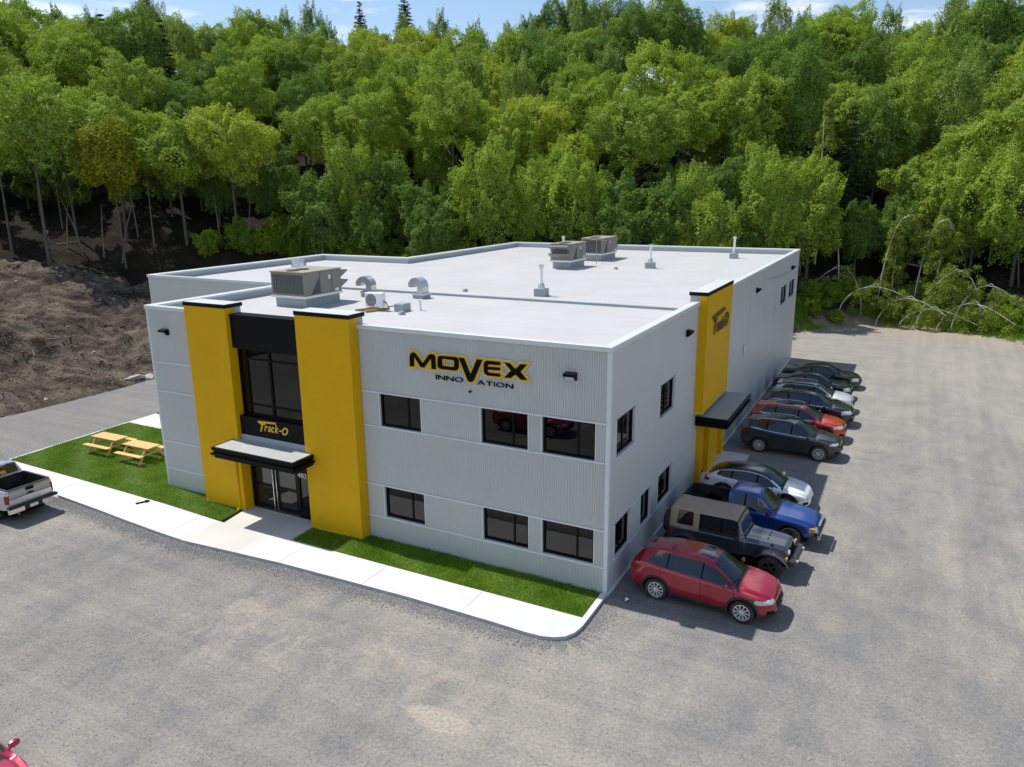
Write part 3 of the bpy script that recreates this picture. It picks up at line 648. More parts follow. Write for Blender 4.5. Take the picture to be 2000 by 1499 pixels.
def slab(name,poly,z,extra=None):
    m=MB(); n=len(poly); a=sum(poly[i][0]*poly[(i+1)%n][1]-poly[(i+1)%n][0]*poly[i][1] for i in range(n))
    if a<0: poly=poly[::-1]
    fs=[]
    for t in tessellate_polygon([[Vector((x,y,0)) for x,y in poly]]):
        A,Bb,C=[poly[i] for i in t]; cr=(Bb[0]-A[0])*(C[1]-A[1])-(Bb[1]-A[1])*(C[0]-A[0]); fs.append(t if cr>0 else (t[0],t[2],t[1]))
    m.add([(x,y,z) for x,y in poly],fs); m.cur=1
    m.add([(x,y,-.05) for x,y in poly]+[(x,y,z) for x,y in poly],[(i,(i+1)%n,(i+1)%n+n,i+n) for i in range(n)])
    return m.build(name,[M['concrete'],M['kerbside']])
# slabs between joints, each its own piece
def clip(poly,x0,x1):
    def cut(p,ax,keep):
        r=[]
        for i in range(len(p)):
            A,B=p[i-1],p[i]; ia,ib=keep(A[0]),keep(B[0])
            if ia!=ib: t=(ax-A[0])/(B[0]-A[0]); r.append((ax,A[1]+t*(B[1]-A[1])))
            if ib: r.append(B)
        return r
    return cut(cut(poly,x0,lambda x:x>=x0),x1,lambda x:x<=x1)
walk=bpy.data.objects.new('pavement',None); COL.objects.link(walk); walk['kind']='structure'
cuts=[-33.5,-29.5,-24.6,-20.4,-16.6,-11.0,-7.4,-3.6,.05]
for i in range(len(cuts)-1):
    s=slab('concrete_slab',clip(OUTER+INNER,cuts[i]+.006,cuts[i+1]-.006),.125+.0015*(i%2)); s.parent=walk
s=slab('concrete_slab',[(-31.0,5.45),(-28.9,5.40),(W1-.01,5.25),(W1-.01,6.95),(-29,7.15),(-31.0,7.3)],.10); s.parent=walk
s=slab('kerb',[(-30.72,-1.24),(-30.58,-1.24),(-30.86,5.44),(-31.0,5.44)],.11); s.parent=walk
s=slab('concrete_slab',[(.03,10.9),(1.5,10.9),(1.5,15.45),(.03,15.45)],.06); s.parent=walk
# lawn
def lawn_mats():
    m,N,L,B=nodes('lawn_soil'); p=wpos(N); L.new(mixc(N,L,noise(N,L,p,2,4),(.05,.085,.012),(.09,.13,.02)),B.inputs['Base Color']); B.inputs['Roughness'].default_value=1
    m2,N,L,B=nodes('grass_blade'); p=wpos(N)
    c=mixc(N,L,ramp(N,L,noise(N,L,p,.9,5,.65),.35,.7),(.13,.28,.014),(.27,.42,.028)); c=mixc(N,L,math_(N,L,'MULTIPLY',ramp(N,L,noise(N,L,p,3.1,4,.7),.55,.8),.6),c,(.28,.30,.05))
    c=mixc(N,L,math_(N,L,'MULTIPLY',ramp(N,L,noise(N,L,p,40,2),.5,.8),.45),c,(.05,.11,.01))
    L.new(c,B.inputs['Base Color']); B.inputs['Roughness'].default_value=.6; B.inputs['Specular IOR Level'].default_value=.25
    t=N.new('ShaderNodeBsdfTranslucent'); L.new(c,t.inputs[0]); mx=N.new('ShaderNodeMixShader'); mx.inputs[0].default_value=.3; o=N['Material Output']; L.new(B.outputs[0],mx.inputs[1]); L.new(t.outputs[0],mx.inputs[2]); L.new(mx.outputs[0],o.inputs[0])
    return m,m2
M['lawn'],M['blade']=lawn_mats()
LAWNS=[[(-30.58,-1.22),(-15.6,-1.60),(-15.75,-.03),(W1-.02,-.03),(W1-.02,5.24),(-30.85,5.40)],[(-11.8,-1.64),(-.17,-1.64),(-.17,-.05),(-11.9,-.05)],[(-31.0,7.32),(W1-.02,6.97),(W1-.02,D1-.05),(-31.0,D1-.05)]]
def in_poly(P,poly):
    r=np.zeros(len(P),bool); n=len(poly)
    for i in range(n):
        (x0,y0),(x1,y1)=poly[i-1],poly[i]; c=((y0>P[:,1])!=(y1>P[:,1])); 
        with np.errstate(divide='ignore',invalid='ignore'): r^=c&(P[:,0]<(x1-x0)*(P[:,1]-y0)/(y1-y0)+x0)
    return r
def vn1(x): return np.sin(x*1.3)*np.sin(x*4.7+1)*np.sin(x*11.3)
def lawns():
    rng=np.random.default_rng(5); ps=[]
    for i,poly in enumerate(LAWNS):
        b=MB(); b.prism(poly,-.02,.105); o=b.build('lawn_bed',M['lawn']); tag(o,kind='structure')
        P=np.array(poly); lo,hi=P.min(0),P.max(0); n=int((hi[0]-lo[0])*(hi[1]-lo[1])*(1300 if i==0 else 2300)); q=rng.uniform(lo,hi,(n,2)); ps.append(q[in_poly(q,poly)])
    p=np.concatenate(ps); n=len(p); a=rng.uniform(0,6.283,n); h=rng.uniform(.035,.085,n)*(1+.35*np.sin(p[:,0]*1.7+p[:,1]*2.3)); w=rng.uniform(.007,.014,n)
    d=np.stack([np.cos(a),np.sin(a)],1); lean=rng.normal(0,.045,(n,2)); z=np.full(n,.10)
    V=np.stack([np.c_[p-d*w[:,None],z],np.c_[p+d*w[:,None],z],np.c_[p+lean,z+h]],1).reshape(-1,3)
    o=link('grass',np_mesh('grass',V,np.arange(3*n).reshape(-1,3),[M['blade']])); tag(o,'short green mown lawn grass between the walk and the building','grass',kind='stuff')
    # taller tufts against the front wall
    m=2600; x=rng.uniform(-9.4,-.3,m); y=-.03-np.abs(rng.normal(0,.03,m)); hh=rng.uniform(.03,.15,m)*(.6+.4*vn1(x)); a=rng.uniform(-.4,.4,m)
    V=np.stack([np.c_[x-.006,y,np.full(m,.1)],np.c_[x+.006,y,np.full(m,.1)],np.c_[x+a*.08,y-rng.uniform(0,.05,m),.1+hh]],1).reshape(-1,3)
    o=link('grass',np_mesh('grass',V,np.arange(3*m).reshape(-1,3),[M['blade']])); tag(o,'untrimmed taller grass tufts along the foot of the front wall','grass',kind='stuff')
lawns()
# loose gravel along the kerb and over the lot
def pebbles():
    rng=np.random.default_rng(8); pts=[]
    for i in range(len(OUTER)-1):
        (x0,y0),(x1,y1)=OUTER[i],OUTER[i+1]; l=math.hypot(x1-x0,y1-y0); n=int(l*800); t=rng.uniform(0,1,n); nx,ny=(y1-y0)/l,-(x1-x0)/l
        d=np.abs(rng.normal(0,.30,n))+.01; pts.append(np.c_[x0+(x1-x0)*t+nx*d,y0+(y1-y0)*t+ny*d])
    n=26000; q=np.c_[rng.uniform(-26,16,n),rng.uniform(-16,8,n)]; q=q[~in_poly(q,OUTER+INNER)]; q=q[~((q[:,0]<.1)&(q[:,1]>-3.5)&(q[:,0]>-33))]; pts.append(q)
    p=np.concatenate(pts); n=len(p); s=rng.uniform(.008,.026,n)*np.where(np.arange(n)>n-len(q),.8,1)
    oct_=np.array([(1,0,0),(-1,0,0),(0,1,0),(0,-1,0),(0,0,1),(0,0,-.6)]); F=np.array([(0,2,4),(2,1,4),(1,3,4),(3,0,4),(2,0,5),(1,2,5),(3,1,5),(0,3,5)])
    V=(oct_[None]*rng.uniform(.6,1.3,(n,6,1))*s[:,None,None]); a=rng.uniform(0,6.28,n); c,sn=np.cos(a)[:,None],np.sin(a)[:,None]
    X=V[:,:,0]*c-V[:,:,1]*sn; Y=V[:,:,0]*sn+V[:,:,1]*c; V=np.stack([X+p[:,:1],Y+p[:,1:],V[:,:,2]*.7+s[:,None]*.3],2).reshape(-1,3)
    F=(F[None]+np.arange(n)[:,None,None]*6).reshape(-1,3)
    o=link('loose_gravel',np_mesh('loose_gravel',V,F,[mat('gravel_stone',(.30,.295,.29),.9,va=.45,vs=18)])); tag(o,'loose grey crushed stone along the kerb and over the lot','gravel',kind='stuff')
pebbles()

# ------------------------------------------------------------------ picnic tables and litter
def picnic(x,y,rz,label):
    t=thing('picnic_table',label,'picnic table',(x,y,.11),rz,'picnic tables on the lawn'); m=M['pine']; L=.92
    for i in range(5): MB().cbox(-L,L,-.36+i*.146,-.36+i*.146+.138,.715,.753,.006).build('table_plank',m,t)
    for s in (-1,1):
        MB().cbox(-L,L,s*.74-.13,s*.74+.13,.425,.463,.008).build('bench_seat',m,t)
        for e in (-.66,.66):
            MB().add([(e-.02,s*.30,.71),(e+.02,s*.30,.71),(e+.02,s*.18,.71),(e-.02,s*.18,.71),(e-.02,s*.80,.0),(e+.02,s*.80,.0),(e+.02,s*.66,.0),(e-.02,s*.66,.0)],
                     [(0,1,2,3),(4,7,6,5),(0,4,5,1),(1,5,6,2),(2,6,7,3),(3,7,4,0)]).build('leg',m,t)
    for e in (-.62,.62):
        MB().box(e-.018,e+.018,-.80,.80,.34,.424).build('bench_bearer',m,t); MB().box(e-.018,e+.018,-.34,.34,.64,.714).build('top_batten',m,t)
        k=1 if e<0 else -1
        MB().add([(e+k*.02,-.03,.38),(e+k*.02,.03,.38),(e+k*.5,.03,.70),(e+k*.5,-.03,.70),(e+k*.02,-.03,.44),(e+k*.02,.03,.44),(e+k*.42,.03,.70),(e+k*.42,-.03,.70)],[(0,1,2,3),(7,6,5,4),(0,3,7,4),(2,1,5,6)]).build('brace',m,t)
picnic(-27.32,1.88,R(1.5),'pine picnic table on the lawn, the one farther from the building'); picnic(-24.75,1.76,R(1.5),'pine picnic table on the lawn, the one nearer the grey wall')
s=MB().cbox(-.27,.27,-.055,.055,0,.04,.006).cbox(.1,.2,-.09,.09,0,.06,.005).build('metal_bar',M['black'],None,False,(-19.95,-1.85,.127),(0,0,R(62))); tag(s,'dark metal bar lying on the concrete walk','metal bar')
s=MB().add([(0,0,.002),(.13,.02,.05),(.15,.13,.01),(.02,.12,.06),(.08,.07,.08)],[(0,1,4),(1,2,4),(2,3,4),(3,0,4)]).build('paper_scrap',M['white'],None,False,(.62,.02,.0),(0,0,.4)); tag(s,'crumpled white paper scrap on the gravel by the building corner','paper')
# ------------------------------------------------------------------ vehicles
def pchip(pts):
    xs=np.array([p[0] for p in pts],float); ys=np.array([p[1] for p in pts],float); h=np.diff(xs); d=np.diff(ys)/h; m=np.zeros(len(xs))
    m[0],m[-1]=d[0],d[-1]
    for i in range(1,len(xs)-1):
        if d[i-1]*d[i]>0: w1=2*h[i]+h[i-1]; w2=h[i]+2*h[i-1]; m[i]=(w1+w2)/(w1/d[i-1]+w2/d[i])
    def f(x):
        x=np.clip(x,xs[0],xs[-1]); i=np.clip(np.searchsorted(xs,x)-1,0,len(h)-1); t=(x-xs[i])/h[i]
        return (ys[i]*(1+2*t)*(1-t)**2+h[i]*m[i]*t*(1-t)**2+ys[i+1]*t*t*(3-2*t)+h[i]*m[i+1]*t*t*(t-1))
    return f
SEG=[3,3,7,9,4,15,4,12,8]          # samples between the ring's control points
def rings(x,S):
    """half cross-sections (n stations x k points x (y,z)) from underside centre over the side to roof centre"""
    top,belt,wb,wt,zl,cr=[S['f'][k](x) for k in ('top','belt','wb','wt','zl','cr')]
    edge=top-cr; belt=np.minimum(belt,edge-.012)
    hgt=belt-zl
    C=[(0*x,zl),(wb*.86,zl),(wb*.965,zl+.05),(wb*1.0,zl+.42*hgt),(wb*.995,belt-.10*np.clip(hgt,0,1)),(wb*.965,belt),
       (wt,edge-.035),(wt-.075,edge+.028),(wt*.45,top-cr*.18),(0*x,top)]
    C=np.stack([np.stack(c,1) for c in C],1)                       # stations x 10 x 2
    out=[]; seg=[]
    P=np.concatenate([C[:,:1]*np.array([-1,1])+0*C[:,:1],C,C[:,-1:]],1); P[:,0]=C[:,1]*np.array([-1,1]); P[:,-1]=C[:,-2]*np.array([-1,1])
    for i,k in enumerate(SEG):
        p0,p1,p2,p3=P[:,i],P[:,i+1],P[:,i+2],P[:,i+3]
        for j in range(k):
            t=j/k; tn=.42
            m1=(p2-p0)*tn; m2=(p3-p1)*tn
            l=np.linalg.norm(p2-p1,axis=1,keepdims=True)+1e-6                      # limit tangents so that short spans do not loop
            for mm in (m1,m2):
                q=np.linalg.norm(mm,axis=1,keepdims=True)+1e-6; mm*=np.minimum(1,1.1*l/q)
            if i in (4,5): 
                if i==5: m1=(p2-p1)*.9; m2=(p2-p1)*.9
                else: m2=(p2-p1)*.5
            out.append(p1*(1+2*t)*(1-t)**2+m1*t*(1-t)**2+p2*t*t*(3-2*t)+m2*t*t*(t-1)); seg.append(i)
    out.append(C[:,-1]); 
    A=np.stack(out,1); A[:,0,0]=0; A[:,-1,0]=0
    return A,np.array(seg)
def car_shell(S):
    L=S['L']; st=S.get('step',.03); n=int(L/st)
    u=np.linspace(-1,1,n); x=L/2*np.sign(u)*(1-(1-np.abs(u))**1.18)
    ex=[]
    for s in S.get('seams',[]): ex+=[s-.008,s+.008]
    for s in S.get('dense',[]): ex+=list(np.linspace(s[0],s[1],10))
    x=np.unique(np.round(np.concatenate([x,ex]),4)); keep=np.ones(len(x),bool)
    for s in S.get('seams',[]): keep&=~((np.abs(x-s)<.016)&(np.abs(np.abs(x-s)-.008)>1e-4))
    x=x[keep]
    A,seg=rings(x,S)
    caps=[]                                                        # close both ends with slightly domed caps
    for e,i in ((-1,0),(1,-1)):
        r=A[i]; c=np.array([0,(r[:,1].min()+r[:,1].max())/2]); lst=[]
        for k,dx in ((.93,.010),(.78,.016),(.55,.02),(.28,.022),(.0,.023)): lst.append((x[i]+e*dx,c+(r-c)*k))
        caps.append(lst)
    X=np.concatenate([[q[0] for q in caps[0][::-1]],x,[q[0] for q in caps[1]]]); A=np.concatenate([np.stack([q[1] for q in caps[0][::-1]]),A,np.stack([q[1] for q in caps[1]])])
    ns,k=A.shape[:2]
    VR=np.concatenate([np.repeat(X[:,None,None],k,1),A],2).reshape(-1,3); VL=VR*np.array([1,-1,1])
    V=np.concatenate([VR,VL]); I,J=np.meshgrid(np.arange(ns-1),np.arange(k-1),indexing='ij'); I=I.ravel(); J=J.ravel()
    q=np.stack([I*k+J,I*k+J+1,(I+1)*k+J+1,(I+1)*k+J],1)            # left-handed side order fixed below
    FR=q[:,::1]; FL=q[:,::-1]+ns*k
    F=np.concatenate([FR,FL]); sgn=np.concatenate([np.ones(len(q)),-np.ones(len(q))]); sg=np.concatenate([seg[J],seg[J]])
    c=V[F].mean(1); return V,F,c,sg,sgn
def wheel_meshes(R_,w,spokes,dark=False,rimf=.69,ns=0):
    key=(R_,w,spokes,dark,rimf)
    if key in WH: return WH[key]
    t=MB(); r0=R_*rimf; h=w/2
    t.lathe([(r0,-h*.9),(r0*1.04,-h),(R_*.93,-h),(R_*.985,-h*.8),(R_,-h*.5),(R_,h*.5),(R_*.985,h*.8),(R_*.93,h),(r0*1.04,h),(r0,h*.9),(r0*.97,0),(r0,-h*.9)],30,axis='y')
    m=MB(); m.lathe([(r0*1.0,h*.93),(r0*.93,h*.97),(r0*.90,h*.80),(r0*.88,-h*.5)],30,axis='y')
    m.cur=1; m.lathe([(r0*.89,h*.1),(.0,h*.1)],24,axis='y'); m.cur=0
    for i in range(spokes):
        a=2*math.pi*i/spokes; wd=.5*r0*2*math.pi/spokes*(.27 if spokes>6 else .30)
        ca,sa=math.cos(a),math.sin(a); Tq=lambda r,o,y:(r*ca-o*sa,y,r*sa+o*ca)
        pts=[(r0*.12,-wd*.7),(r0*.12,wd*.7),(r0*.93,wd),(r0*.93,-wd)]
        m.add([Tq(r,o,h*.86 if r<r0*.5 else h*.93) for r,o in pts]+[Tq(r,o,h*.55) for r,o in pts],[(3,2,1,0),(0,1,5,4),(1,2,6,5),(2,3,7,6),(3,0,4,7)])
    m.lathe([(r0*.2,h*.6),(r0*.2,h*.92),(r0*.15,h*.98),(0,h*.99)],16,axis='y')
    a=M['plastic'] if dark else M['alloy']
    WH[key]=(t.mesh('tyre',M['rubber'],True),m.mesh('rim',[a,M['black']],True)); return WH[key]
WH={}
def put_wheel(car,x,y,R_,w,spokes,dark=False,rimf=.66,name='wheel'):
    t,r=wheel_meshes(R_,w,spokes,dark,rimf); rot=(0,0,0) if y>0 else (0,0,math.pi)
    o=link(name,t,car,(x,y,R_),rot); link('rim',r,o); return o
def make_car(name,label,cat,S,loc,rz,group='parked vehicles'):
    car=thing(name,label,cat,(loc[0],loc[1],0),rz,group)
    S['f']={k:pchip(S[k]) for k in ('top','belt','wb','wt','zl','cr')}
    V,F,c,sg,sn=car_shell(S); x,y,z=c[:,0],np.abs(c[:,1]),c[:,2]
    top=S['f']['top'](x); belt=S['f']['belt'](x); edge=top-S['f']['cr'](x); wt=S['f']['wt'](x); L=S['L']; hl=L/2
    part=np.full(len(F),'body',dtype=object); slot=np.zeros(len(F),int)
    side=(sg>=1)&(sg<=5); green=(sg==5); roofs=(sg>=6); wx=S['wheels']; Rw=S['Rw']; Ra=Rw+S.get('archgap',.075)
    # doors and seams
    sm=S.get('seams',[]); low=(z>S.get('sill',.42))&(sg<=4)&(sg>=2)
    for i in range(len(sm)-1): part[low&(x>sm[i])&(x<sm[i+1])]='door%d'%i
    for s_ in sm: slot[(sg>=2)&(sg<=4)&(np.abs(x-s_)<.0085)&(z>S.get('sill',.42))]=1
    # cladding and arches
    d=np.min([np.hypot(x-w_,z-Rw) for w_ in wx],axis=0)
    if S.get('clad',0): part[(z<S['clad'])&(sg<=4)]='cladding'
    if S.get('archw',0): part[(d<Ra+S['archw'])&(sg>=1)&(sg<=4)&(y>.55)]='cladding'
    # glass
    a0,a1=S['ws']; part[roofs&(x<a0-.02)&(x>a1+.03)&(y<wt-.055)]='windshield'
    if 'cowl' in S: part[roofs&(x<a0+S['cowl'])&(x>=a0-.02)]='cowl'
    r1,r0=S['rg']                                                  # rear glass from its lower end r0 to its top r1
    lo,hi=min(r0,r1),max(r0,r1)
    if S.get('rgz'): 
        part[(x<hi)&(x>lo)&(z>S['rgz'][0])&(z<S['rgz'][1])&(y<S['rgz'][2])&(sg>=5)]='rear_window'
    else: part[roofs&(x<hi)&(x>lo)&(y<wt-.06)]='rear_window'
    g0,g1=S['sg']; win=green&~((x>S.get('wex',(9,9))[0])&(x<S.get('wex',(9,9))[1]))&(z>belt+S.get('wlow',.035))&(z<edge-.05)&(x>g0+ (z-belt)*S.get('rrake',.35))&(x<g1)
    pil=S['pillars']; prev=[-9]+pil+[9]
    for i in range(len(prev)-1): part[win&(x>prev[i]+.03)&(x<=prev[i+1]-.03)]='side_window%d'%i
    for i,p_ in enumerate(pil): part[win&(np.abs(x-p_)<=.03)]='pillar%d'%i
    if S.get('wtrim'): 
        ring=green&~win&(z>belt+.005)&(z<edge-.03)&(x>g0-.05+(z-belt)*S.get('rrake',.35))&(x<g1+.03)&(z<belt+.035); part[ring]='window_trim'
    # lights, grille
    for nm,key in (('headlight','head'),('taillight','tail'),('fog_lamp','fog')):
        for q in S.get(key,[]):
            x0,x1,y0,y1,z0,z1=q; mm=(x>x0)&(x<x1)&(y>y0)&(y<y1)&(z>z0+(S.get('hrake',.0)*(x-x0) if key=='head' else 0))&(z<z1)&(sg>=2); part[mm]=nm
    for q in S.get('grille',[]): part[(x>q[0])&(y<q[1])&(z>q[2])&(z<q[3])]='grille'
    if S.get('sunroof'): q=S['sunroof']; part[roofs&(x>q[0])&(x<q[1])&(y<q[2])]='sunroof'
    if S.get('blackroof'): part[roofs&(part=='body')&(x>S['blackroof'][0])&(x<S['blackroof'][1])]='roof'
    if S.get('softtop'): q=S['softtop']; part[(part=='body')&(x<q[1])&(x>q[0])&(z>q[2])&(roofs|(x<q[3]))]='soft_top'
    dele=(d<Ra)&(sg>=1)&(sg<=4)&(y>S.get('archy',.5))
    if S.get('bed'): q=S['bed']; dele|=roofs&(x>q[0])&(x<q[1])&(y<q[2]); dele|=(sg==5)&(x>q[0])&(x<q[1])&(y<q[2])
    if S.get('roofz'): part[(z>S['roofz'])&(part=='body')&roofs]='roof'
    P=S['paint']; mats={'body':P,'cladding':M['plastic'],'windshield':S.get('wsmat',M['cglass']),'rear_window':M['cglass'],'pillar':M['black'],'headlight':M['lens'],'taillight':M['tail'],'fog_lamp':M['black'],'grille':M['black'],'sunroof':M['cglass'],'roof':S.get('roofmat',M['black_paint']),'cowl':M['plastic'],'soft_top':S.get('topmat'),'window_trim':M['chrome']}
    def emit(nm,mask,mt,parent=car):
        if not mask.any(): return None
        f=F[mask]; u,inv=np.unique(f,return_inverse=True); me=np_mesh(nm,V[u],inv.reshape(f.shape),mt,True)
        if slot[mask].any(): me.polygons.foreach_set('material_index',slot[mask].astype(np.int32))
        return link(nm,me,parent)
    order=sorted(set(part)); doors=[]
    for p_ in order:
        mk=(part==p_)&~dele; base=p_.rstrip('0123456789')
        if base in ('pillar','door','side_window','headlight','taillight','fog_lamp'):
            for s in (1,-1):
                o=emit(base,mk&(sn==s),[P,M['seam']] if base=='door' else [mats.get(base,M['cglass'])])
                if o and base=='door': doors.append((o,int(p_[4:]),s))
        else: emit(base,mk,[mats[base],M['seam']])
    for o,i,s in doors:                                            # door handles
        hx=sm[i]+.13; zb=float(S['f']['belt'](np.array([hx]))[0])-.13; yy=float(S['f']['wb'](np.array([hx]))[0])
        MB().cbox(hx-.02,hx+.17,-.02,.03,-.018,.018,.006).build('handle',S.get('handlemat',P),o,False,(0,s*(yy-.006) if s>0 else -yy-.004,zb))
    for wx_ in wx:
        for s in (-1,1): put_wheel(car,wx_,s*S['tr'],Rw,S.get('ww',.235),S.get('spokes',10),S.get('darkrim',False),S.get('rimf',.69))
    MB().box(-hl+.35,hl-.35,-S['tr']+.16,S['tr']-.16,.2,.42).build('underbody',M['black'],car)
    for w_ in wx:
        for s in (-1,1):
            vs=[];n=12
            for i in range(n+1):
                a=math.pi*i/n; px_,pz_=w_+(Ra+.02)*math.cos(a),Rw+(Ra+.02)*math.sin(a); vs+=[(px_,s*(S['tr']+.05),pz_),(px_,s*(S['tr']-.24),pz_)]
            MB().add(vs,[(i*2,i*2+1,i*2+3,i*2+2) for i in range(n)]+[tuple(range(1,2*n+2,2))]).build('wheel_well',M['black'],car)
    if S.get('trim'):                                               # moulded wheel-arch trims
        for w_ in wx:
            for s in (-1,1):
                vs=[]; n=22
                for i in range(n+1):
                    a=R(-14+208*i/n); ca,sa=math.cos(a),math.sin(a)
                    for rr,dy in ((Ra-.015,-.05),(Ra-.012,.012),(Ra+S.get('trimw',.055),.010),(Ra+S.get('trimw',.055)+.006,-.02)):
                        xx=w_+rr*ca; zz=max(.2,Rw+rr*sa); yy=float(S['f']['wb'](np.array([xx]))[0])*(.985 if zz<.5 else .995); vs.append((xx,s*(yy+dy),zz))
                fs=[]
                for i in range(n):
                    for k in range(3): q=(i*4+k,i*4+k+1,i*4+k+5,i*4+k+4); fs.append(q if s>0 else q[::-1])
                MB().add(vs,fs).build('arch_trim',S.get('trimmat',M['plastic']),car,True)
    if S.get('mirror'):
        mx,mz,my=S['mirror']
        for s in (-1,1):
            b=MB(); prof=[(-.10,.03),(-.085,.075),(-.02,.095),(.05,.08),(.085,.03),(.09,.0)]
            ring=lambda yy,k:[(mx+px*k*.8,s*yy,mz+kz*k) for px,kz in ((-.085,-.06),(-.09,.05),(-.03,.09),(.04,.08),(.085,.02),(.06,-.05),(.0,-.075))]
            r=[ring(my,.72),ring(my+.06,1.0),ring(my+.17,.98),ring(my+.215,.62)]; vs=sum(r,[]); fs=[]
            for i in range(3):
                for j in range(7): q=(i*7+j,i*7+(j+1)%7,(i+1)*7+(j+1)%7,(i+1)*7+j); fs.append(q if s>0 else q[::-1])
            fs+=[tuple(range(7))[::-1 if s>0 else 1],tuple(range(21,28))[::1 if s>0 else -1]]
            b.add(vs,fs); b=b.build('mirror',S.get('mirmat',P),car,True)
            MB().box(mx-.05,mx+.03,min(s*(my-.12),s*(my+.02)),max(s*(my-.12),s*(my+.02)),mz-.075,mz-.03).build('mirror_arm',M['plastic'],b)
    if S.get('rails'):
        x0,x1=S['rails']; xs=np.linspace(x0,x1,12)
        for s in (-1,1):
            pts=[(xx,s*(float(S['f']['wt'](np.array([xx]))[0])-.05),float((S['f']['top'](np.array([xx]))-S['f']['cr'](np.array([xx])))[0])+.07*(0 if i in (0,11) else 1)) for i,xx in enumerate(xs)]
            MB().tube(pts,.02,6).build('roof_rail',S.get('railmat',M['alloy']),car,True)
    if S.get('bed'):
        q=S['bed']; fl=S.get('bedz',.75); tz=float(S['f']['top'](np.array([(q[0]+q[1])/2]))[0]); a,b,w_=q[0],q[1],q[2]; m=MB()
        m.add([(a,-w_,fl),(b,-w_,fl),(b,w_,fl),(a,w_,fl),(a,-w_,tz-.01),(b,-w_,tz-.01),(b,w_,tz-.01),(a,w_,tz-.01)],[(0,1,2,3),(0,4,5,1),(1,5,6,2),(2,6,7,3),(3,7,4,0)]); m.build('bed_liner',M['plastic'],car)
        for s in (-1,1): MB().box(a-.02,b,min(s*(w_-.01),s*(w_+.07)),max(s*(w_-.01),s*(w_+.07)),tz-.02,tz+.018).build('bed_rail',S.get('bedrail',M['plastic']),car)
        MB().box(a-.06,a+.01,-w_,w_,tz-.03,tz+.012).build('tailgate_cap',S.get('bedrail',M['plastic']),car)
    if S.get('spoiler'):
        xx,zz,w_=S['spoiler']; MB().cbox(xx-.14,xx+.1,-w_,w_,zz-.02,zz+.02,.01).build('spoiler',S.get('roofmat2',P),car)
    ax=a0+.02                                                        # wipers
    za=float(S['f']['top'](np.array([ax-.1]))[0])
    for yy in (-.35,.25): MB().tube([(ax,yy,float(S['f']['top'](np.array([ax]))[0])+.005),(ax-.1,yy-.45,za-.03)],.010,5).build('wiper',M['black'],car)
    MB().box(hl+.0,hl+.035,-.16,.16,S.get('platez',.5)-.05,S.get('platez',.5)+.05).build('front_badge',M['chrome'] if S.get('chromef') else M['black'],car)
    return car
M['seam']=mat('panel_gap',(.004,.004,.004),.8,va=0); M['black_paint']=paint('black_roof_paint',(.006,.006,.007))
PA_={}
def pnt(n,col,**k):
    if n not in PA_: PA_[n]=paint(n,col,**k)
    return PA_[n]
def scale(pts,fx,fv): return [(a*fx,b*fv) for a,b in pts]
def suv(L,hw,H,**k):
    fx=L/4.54; fz=H/1.69; fw=hw/.92
    S=dict(L=L,top=scale([(-2.27,.98),(-2.24,1.05),(-2.14,1.20),(-2.0,1.39),(-1.84,1.52),(-1.5,1.61),(-.9,1.68),(-.3,1.69),(.15,1.665),(.42,1.60),(.75,1.41),(1.08,1.20),(1.2,1.125),(1.5,1.085),(1.9,1.0),(2.12,.91),(2.22,.80),(2.27,.68)],fx,fz),
      belt=scale([(-2.27,.92),(-2.1,1.15),(-1.7,1.21),(-1.2,1.16),(0,1.095),(.9,1.05),(1.25,1.02),(1.6,.97),(2.0,.87),(2.27,.62)],fx,fz),
      wb=scale([(-2.27,.70),(-2.22,.78),(-2.05,.86),(-1.6,.905),(-.4,.92),(1.0,.915),(1.6,.895),(1.95,.81),(2.15,.67),(2.27,.48)],fx,fw),
      wt=scale([(-2.27,.60),(-2.1,.56),(-1.7,.53),(-1,.56),(0,.575),(.4,.575),(.8,.64),(1.1,.72),(1.3,.76),(1.8,.72),(2.1,.60),(2.27,.42)],fx,fw),
      zl=[(-2.27*fx,.48),(-2.1*fx,.36),(-1.7*fx,.28),(1.7*fx,.25),(2.1*fx,.28),(2.27*fx,.38)],
      cr=[(-2.27*fx,.04),(-1.8*fx,.06),(0,.07),(.4*fx,.085),(.8*fx,.11),(1.1*fx,.10),(1.4*fx,.06),(2.27*fx,.05)],
      ws=(1.10*fx,.36*fx),rg=(-1.88*fx,-2.15*fx),sg=(-1.72*fx,.98*fx),rrake=.75,pillars=[-1.02*fx,.10*fx],wheels=(-1.33*fx,1.37*fx),Rw=.368,tr=hw-.125,trim=True,seams=[-1.20*fx,.10*fx,1.10*fx],
      head=[(1.72*fx,2.25*fx,.44*fw,1,.72*fz,.86*fz)],tail=[(-2.4,-1.98*fx,.50*fw,1,.93*fz,1.09*fz)],grille=[(2.17*fx,.42*fw,.54*fz,.76*fz),(2.20*fx,.62*fw,.36,.46)],fog=[(2.05*fx,2.27*fx,.55*fw,.8,.42,.54)],
      clad=.42,archw=.065,mirror=(.88*fx,1.10*fz,hw-.02),cowl=.07,spoiler=(-1.84*fx,1.515*fz,.45),hrake=.05)
    S.update(k); return S
